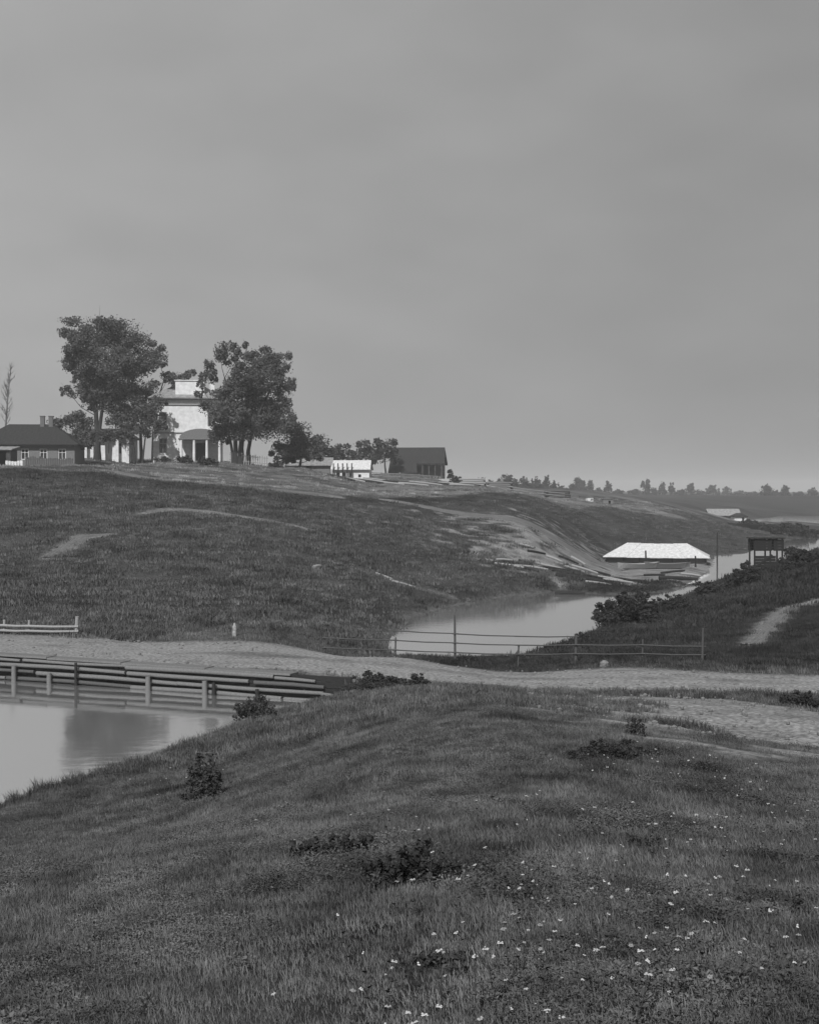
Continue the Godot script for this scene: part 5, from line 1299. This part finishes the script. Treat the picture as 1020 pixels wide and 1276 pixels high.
	plant("reed_clump", "ragged dark sedge clump over the last logs of the log wall", "shrub", "", Vector2(-2.18, -43.60), [[-0.13, -0.26, 0.28, 0.030], [0.13, 0.26, 0.25, 0.030]], [[-0.36, 0.25, 0.38, 0.15], [-0.38, 0.10, 0.41, 0.13], [0.00, 0.27, 0.38, 0.17], [0.00, 0.10, 0.41, 0.14], [0.36, 0.28, 0.38, 0.17], [0.38, 0.10, 0.41, 0.14]], 0.10, 1.20, 0.036, 101, 1.00, 0.35)
	plant("reed_clump", "low dark sedge clump between the log wall and the meadow", "shrub", "", Vector2(-1.48, -42.00), [[-0.11, -0.23, 0.21, 0.030], [0.11, 0.23, 0.19, 0.030]], [[-0.32, 0.17, 0.34, 0.10], [-0.33, 0.06, 0.36, 0.08], [0.00, 0.23, 0.34, 0.14], [0.00, 0.09, 0.36, 0.11], [0.32, 0.17, 0.34, 0.10], [0.33, 0.06, 0.36, 0.08]], 0.09, 1.20, 0.040, 102, 1.00, 0.35)
	plant("pond_shrub", "leafy shrub growing at the water edge of the pond", "shrub", "", Vector2(-4.20, -37.20), [[-0.11, -0.22, 0.45, 0.030], [0.11, 0.22, 0.41, 0.030]], [[-0.31, 0.39, 0.33, 0.24], [-0.32, 0.15, 0.35, 0.19], [0.00, 0.44, 0.33, 0.27], [0.00, 0.17, 0.35, 0.22], [0.31, 0.37, 0.33, 0.22], [0.32, 0.14, 0.35, 0.18]], 0.09, 1.10, 0.050, 99, 1.00, 0.35)
	plant("pond_shrub", "leafy shrub standing in grass above the pond bank", "shrub", "", Vector2(-3.72, -24.50), [[-0.06, -0.12, 0.50, 0.030], [0.06, 0.12, 0.46, 0.030]], [[-0.17, 0.41, 0.18, 0.25], [-0.18, 0.15, 0.19, 0.20], [0.00, 0.53, 0.18, 0.32], [0.00, 0.20, 0.19, 0.27], [0.17, 0.48, 0.18, 0.29], [0.18, 0.18, 0.19, 0.24]], 0.07, 1.00, 0.048, 100, 1.00, 0.35)
	plant("weed_clump", "single dark upright weed on the meadow", "shrub", "", Vector2(4.03, -24.31), [[-0.03, -0.06, 0.26, 0.030], [0.03, 0.06, 0.24, 0.030]], [[-0.09, 0.25, 0.09, 0.15], [-0.09, 0.10, 0.10, 0.13], [0.00, 0.27, 0.09, 0.16], [0.00, 0.10, 0.10, 0.13], [0.09, 0.25, 0.09, 0.15], [0.09, 0.09, 0.10, 0.12]], 0.05, 0.50, 0.034, 110, 1.00, 0.35)
	plant("weed_clump", "broad low patch of dark weeds beside the upright weed", "shrub", "", Vector2(2.91, -20.22), [[-0.13, -0.26, 0.20, 0.030], [0.13, 0.26, 0.18, 0.030]], [[-0.47, 0.17, 0.17, 0.10], [-0.49, 0.06, 0.18, 0.08], [-0.31, 0.17, 0.17, 0.11], [-0.33, 0.07, 0.18, 0.09], [-0.16, 0.23, 0.17, 0.14], [-0.16, 0.09, 0.18, 0.12], [0.00, 0.21, 0.17, 0.13], [0.00, 0.08, 0.18, 0.11], [0.16, 0.20, 0.17, 0.12], [0.16, 0.08, 0.18, 0.10], [0.31, 0.19, 0.17, 0.12], [0.33, 0.07, 0.18, 0.10], [0.47, 0.14, 0.17, 0.09], [0.49, 0.05, 0.18, 0.07]], 0.05, 0.70, 0.036, 111, 1.00, 0.35)
	plant("weed_clump", "largest dark leafy weed patch in the middle of the meadow", "shrub", "", Vector2(0.03, -10.50), [[-0.08, -0.16, 0.22, 0.030], [0.08, 0.16, 0.20, 0.030]], [[-0.30, 0.16, 0.08, 0.10], [-0.31, 0.06, 0.08, 0.08], [-0.22, 0.20, 0.08, 0.12], [-0.24, 0.08, 0.08, 0.10], [-0.15, 0.22, 0.08, 0.13], [-0.16, 0.08, 0.08, 0.11], [-0.07, 0.24, 0.08, 0.14], [-0.08, 0.09, 0.08, 0.12], [0.00, 0.25, 0.08, 0.15], [0.00, 0.10, 0.08, 0.13], [0.07, 0.24, 0.08, 0.15], [0.08, 0.09, 0.08, 0.12], [0.15, 0.19, 0.08, 0.12], [0.16, 0.07, 0.08, 0.10], [0.22, 0.18, 0.08, 0.11], [0.24, 0.07, 0.08, 0.09], [0.30, 0.16, 0.08, 0.10], [0.31, 0.06, 0.08, 0.08]], 0.05, 0.95, 0.032, 112, 1.00, 0.35)
	plant("weed_clump", "dark weed patch joined to the largest one", "shrub", "", Vector2(-0.62, -12.43), [[-0.11, -0.22, 0.16, 0.030], [0.11, 0.22, 0.14, 0.030]], [[-0.41, 0.10, 0.10, 0.06], [-0.43, 0.04, 0.10, 0.05], [-0.32, 0.15, 0.10, 0.09], [-0.34, 0.06, 0.10, 0.08], [-0.23, 0.16, 0.10, 0.10], [-0.24, 0.06, 0.10, 0.08], [-0.14, 0.14, 0.10, 0.09], [-0.14, 0.05, 0.10, 0.07], [-0.05, 0.17, 0.10, 0.10], [-0.05, 0.06, 0.10, 0.09], [0.05, 0.16, 0.10, 0.10], [0.05, 0.06, 0.10, 0.08], [0.14, 0.18, 0.10, 0.11], [0.14, 0.07, 0.10, 0.09], [0.23, 0.17, 0.10, 0.10], [0.24, 0.06, 0.10, 0.08], [0.32, 0.13, 0.10, 0.08], [0.34, 0.05, 0.10, 0.07], [0.41, 0.12, 0.10, 0.07], [0.43, 0.05, 0.10, 0.06]], 0.05, 0.75, 0.036, 113, 1.00, 0.35)
	plant("weed_clump", "low dark weeds below the largest patch", "shrub", "", Vector2(0.16, -7.67), [[-0.06, -0.12, 0.09, 0.030], [0.06, 0.12, 0.08, 0.030]], [[-0.22, 0.06, 0.06, 0.04], [-0.23, 0.02, 0.06, 0.03], [-0.16, 0.07, 0.06, 0.04], [-0.17, 0.03, 0.06, 0.04], [-0.11, 0.10, 0.06, 0.06], [-0.11, 0.04, 0.06, 0.05], [-0.05, 0.09, 0.06, 0.05], [-0.06, 0.03, 0.06, 0.05], [0.00, 0.10, 0.06, 0.06], [0.00, 0.04, 0.06, 0.05], [0.05, 0.09, 0.06, 0.05], [0.06, 0.03, 0.06, 0.04], [0.11, 0.10, 0.06, 0.06], [0.11, 0.04, 0.06, 0.05], [0.16, 0.09, 0.06, 0.05], [0.17, 0.03, 0.06, 0.04], [0.22, 0.07, 0.06, 0.04], [0.23, 0.02, 0.06, 0.03]], 0.04, 0.60, 0.038, 114, 1.00, 0.35)
	plant("weed_clump", "dark weed tuft among white flowers", "shrub", "", Vector2(2.18, -12.56), [[-0.03, -0.06, 0.11, 0.030], [0.03, 0.06, 0.10, 0.030]], [[-0.08, 0.10, 0.09, 0.06], [-0.09, 0.04, 0.09, 0.05], [0.00, 0.11, 0.09, 0.06], [0.00, 0.04, 0.09, 0.05], [0.08, 0.09, 0.09, 0.05], [0.09, 0.03, 0.09, 0.04]], 0.05, 0.90, 0.036, 115, 1.00, 0.35)
	plant("weed_clump", "dark weeds in the flowery grass edge near bare ground", "shrub", "", Vector2(2.74, -9.51), [[-0.03, -0.06, 0.11, 0.030], [0.03, 0.06, 0.10, 0.030]], [[-0.08, 0.11, 0.08, 0.07], [-0.08, 0.04, 0.09, 0.06], [0.00, 0.13, 0.08, 0.08], [0.00, 0.05, 0.09, 0.06], [0.08, 0.11, 0.08, 0.07], [0.08, 0.04, 0.09, 0.05]], 0.05, 0.70, 0.036, 116, 1.00, 0.35)
	plant("weed_clump", "small dark weed beside the meadow middle", "shrub", "", Vector2(1.17, -15.33), [[-0.05, -0.09, 0.11, 0.030], [0.05, 0.09, 0.10, 0.030]], [[-0.13, 0.09, 0.14, 0.05], [-0.13, 0.03, 0.14, 0.05], [0.00, 0.11, 0.14, 0.06], [0.00, 0.04, 0.14, 0.05], [0.13, 0.09, 0.14, 0.06], [0.13, 0.04, 0.14, 0.05]], 0.05, 0.60, 0.042, 117, 1.00, 0.35)
	pass

func _ready() -> void:
	# camera
	var cam := Camera3D.new()
	cam.name = "camera"
	cam.position = Vector3(0, 6.8, 0)
	cam.rotation_degrees = Vector3(-0.876, 0, 0)
	cam.fov = 41.14
	cam.near = 0.1
	cam.far = 8000.0
	add_child(cam)
	cam.current = true
	# sky: an even hazy veil, a little brighter on the sun's side
	var sun_to := Vector3(-0.24, 0.74, 0.72).normalized()
	var veil := FastNoiseLite.new()
	veil.seed = 12
	veil.frequency = 1.3
	veil.fractal_octaves = 5
	var im := Image.create(1024, 512, false, Image.FORMAT_RGBF)
	for y in 512:
		var el := (0.5 - (y + 0.5) / 512.0) * PI
		for x in 1024:
			var az := (x + 0.5) / 1024.0 * TAU
			var d := Vector3(sin(az) * cos(el), sin(el), -cos(az) * cos(el))
			d = Vector3(-d.x, d.y, -d.z)
			var toward := d.dot(Vector3(sun_to.x, 0, sun_to.z).normalized())
			var l := 0.335 * (1.0 + 0.5 * d.x)
			l *= 1.0 + 0.10 * veil.get_noise_3d(d.x * 4.0, d.y * 12.0, d.z * 4.0)
			im.set_pixel(x, y, Color(l, l, l))
	var pano := PanoramaSkyMaterial.new()
	pano.panorama = ImageTexture.create_from_image(im)
	var sky := Sky.new()
	sky.sky_material = pano
	var env := Environment.new()
	env.background_mode = Environment.BG_SKY
	env.sky = sky
	env.tonemap_mode = Environment.TONE_MAPPER_LINEAR
	env.tonemap_exposure = 1.0
	env.fog_enabled = true
	env.fog_density = 0.0005
	env.fog_light_color = Color(0.8, 0.8, 0.8)
	env.sdfgi_enabled = true
	env.ssao_enabled = true
	env.ssil_enabled = true
	var we := WorldEnvironment.new()
	we.environment = env
	add_child(we)
	var sun := DirectionalLight3D.new()
	sun.name = "sun"
	sun.light_energy = 1.35
	sun.light_angular_distance = 0.6
	sun.shadow_enabled = true
	add_child(sun)
	sun.look_at_from_position(sun_to * 50.0, Vector3.ZERO)

	for q in [[lump, 0.11, 1], [patchy, 0.16, 2], [fine, 0.55, 3]]:
		q[0].seed = q[2]
		q[0].frequency = q[1]
		q[0].fractal_octaves = 3
	materials()
	build_ground()
	build_water()
	ribbon("dirt_road", ROADS[0], M.road, 0.06)
	for k in range(1, ROADS.size()): ribbon("path", ROADS[k], M.track, 0.07)

	timber_dam()
	hip_shed()
	manor()
	cottage()
	barns()
	lookout()
	rng.seed = 5
	rail_fence("rail_fence", "thin dark pole fence with three rails between causeway and river", [[Vector2(-3.25, -52.60), 0.8, 0.035], [Vector2(-0.55, -51.80), 0.75, 0.035], [Vector2(1.71, -51.00), 1.75, 0.045], [Vector2(4.00, -50.40), 0.8, 0.035], [Vector2(6.06, -49.80), 1.0, 0.06], [Vector2(8.38, -49.10), 0.7, 0.035], [Vector2(10.39, -48.40), 1.15, 0.045]], [[1, 4, 1.02, 0.95], [0, 6, 0.60, 0.5], [0, 6, 0.22, 0.2]], M.old_wood, M.old_wood, 0.024)
	rail_fence("bridge_railing", "low pale timber railing on the far edge of the causeway", [[Vector2(-18.42, -58.00), 0.62, 0.08], [Vector2(-17.11, -57.60), 0.6, 0.07], [Vector2(-15.98, -57.30), 0.6, 0.07], [Vector2(-13.87, -56.80), 0.72, 0.10]], [[0, 3, 0.34, 0.3], [0, 3, 0.12, 0.1]], M.pale_wood, M.pale_wood, 0.06)
	plank_fence("board_fence", "grey board fence standing in front of the cottage", Vector2(-42.46, -151.00), Vector2(-38.11, -155.00), 1.35, 0.2, 0.06, M.grey_wood, 3)
	plank_fence("white_gate_boards", "bright white board gate by the cottage fence", Vector2(-44.68, -151.00), Vector2(-42.72, -151.00), 0.95, 0.26, 0.02, M.plaster, 4)
	plank_fence("picket_fence", "pale picket fence under the spreading tree beside the manor", Vector2(-21.48, -163.00), Vector2(-16.77, -162.00), 1.3, 0.11, 0.16, M.pale_wood, 5)
	rowing_boat("pale rowing boat drawn up in front of the white roofed shed", Vector2(19.87, -118.50), 0.3, M.pale_wood)
	rowing_boat("grey rowing boat beside the pale one below the shed", Vector2(22.47, -119.00), -0.2, M.grey_wood)
	for q in [[Vector2(20.93, -121.00), 1.5, "short dark mooring post before the white roofed shed"], [Vector2(31.32, -139.00), 2.7, "tall dark pole at the water beyond the white roofed shed"], [Vector2(24.92, -119.00), 1.0, "stubby dark mooring post at the end of white roofed shed"]]:
		var g := Geo.new()
		g.tube([Vector3(0, -0.6, 0), Vector3(0.02, q[1] * 0.5, 0), Vector3(0, q[1], 0)], [0.09, 0.08, 0.07], 8)
		single("mooring_post", q[2], "post", on(q[0]), g, M.dark_wood)
	stone("marker_stone", "upright pale marker stone at the far edge of the causeway", "stone", Vector2(-6.98, -54.40), Vector3(0.2, 0.66, 0.18), 2, M.stone)
	stone("boulder", "grey boulder at the foot of the pole fence", "stone", Vector2(6.72, -47.00), Vector3(0.42, 0.34, 0.38), 6, M.grey_wall)
	rail_fence("paddock_fence", "pale rail fence on the parched ground beside the dark barn", [[Vector2(-6.69, -196.00), 1.0, 0.07], [Vector2(-4.08, -198.00), 1.0, 0.07], [Vector2(-1.41, -200.00), 1.05, 0.07], [Vector2(1.43, -203.00), 1.0, 0.07], [Vector2(4.24, -206.00), 1.0, 0.07]], [[0, 4, 0.9, 0.9], [0, 4, 0.45, 0.45]], M.pale_wood, M.pale_wood, 0.06)
	rail_fence("sheepfold_fence", "low pale rail fence beside the small huts on the bluff", [[Vector2(14.57, -203.00), 0.9, 0.08], [Vector2(17.40, -204.00), 0.9, 0.07], [Vector2(20.36, -206.00), 0.95, 0.07], [Vector2(23.49, -208.00), 0.9, 0.08]], [[0, 3, 0.8, 0.8], [0, 3, 0.4, 0.4]], M.grey_wood, M.pale_wood, 0.06)
	moored_boat("long dark boat moored off the willow spit", Vector2(56.94, -222.00), 0.05, Vector3(2.6, 2.0, 2.2))
	moored_boat("smaller dark boat moored past the end of willow spit", Vector2(62.48, -215.00), -0.15, Vector3(1.5, 1.3, 1.4))
	timber_stack("pale stack of logs at the barn end of the parched rise", Vector2(9.45, -206.00), 0.1, M.pale_wood)
	timber_stack("grey stack of logs by the low pale rail fence", Vector2(13.64, -207.00), -0.2, M.grey_wood)
	timber_stack("dark stack of logs near the tiny whitewashed hut", Vector2(22.73, -210.00), 0.15, M.old_wood)
	gravel()
	loose_timber()
	bare_tree()
	trees()
	flower_patch()
	var small := tuft_mesh(18, 0.10, 0.095, 0.0024, 1)
	var big := tuft_mesh(18, 0.24, 0.15, 0.006, 2)
	var coarse := tuft_mesh(18, 0.55, 0.22, 0.02, 3)
	sward("meadow_grass", "thick meadow grass covering the near slope", [[-9, 9, -17, -3, 260], [-12, 12, -30, -17, 120]], small, 0.115, Vector2(0.7, 1.25), 11, 0.36)
	var herb := herb_mesh(5)
	sward("meadow_herbs", "low broad-leaved herbs and clover among the meadow grass", [[-9, 9, -17, -3, 160], [-12, 12, -34, -17, 50]], herb, 0.085, Vector2(0.35, 0.75), 14, 0.36, true)
	sward("bank_grass", "rough grass on the banks beside the causeway", [[-16, 19, -44, -30, 42], [-20, 30, -62, -44, 22]], big, 0.10, Vector2(0.7, 1.3), 12, 0.36)
	var reed := tuft_mesh(14, 0.14, 0.3, 0.006, 6)
	sward("shore_sedge", "dark sedge fringing the water's edge", [[-22, 2, -50, -14, 30], [-3, 14, -95, -52, 9], [12, 26, -100, -56, 9]], reed, 0.06, Vector2(0.5, 1.1), 15, 0.36, false, true)
	sward("hillside_grass", "rough pasture grass on the hillsides across the water", [[-45, 12, -118, -55, 7], [8, 45, -105, -62, 9], [-70, 70, -240, -118, 0.9]], coarse, 0.09, Vector2(0.6, 1.2), 13, 0.36)
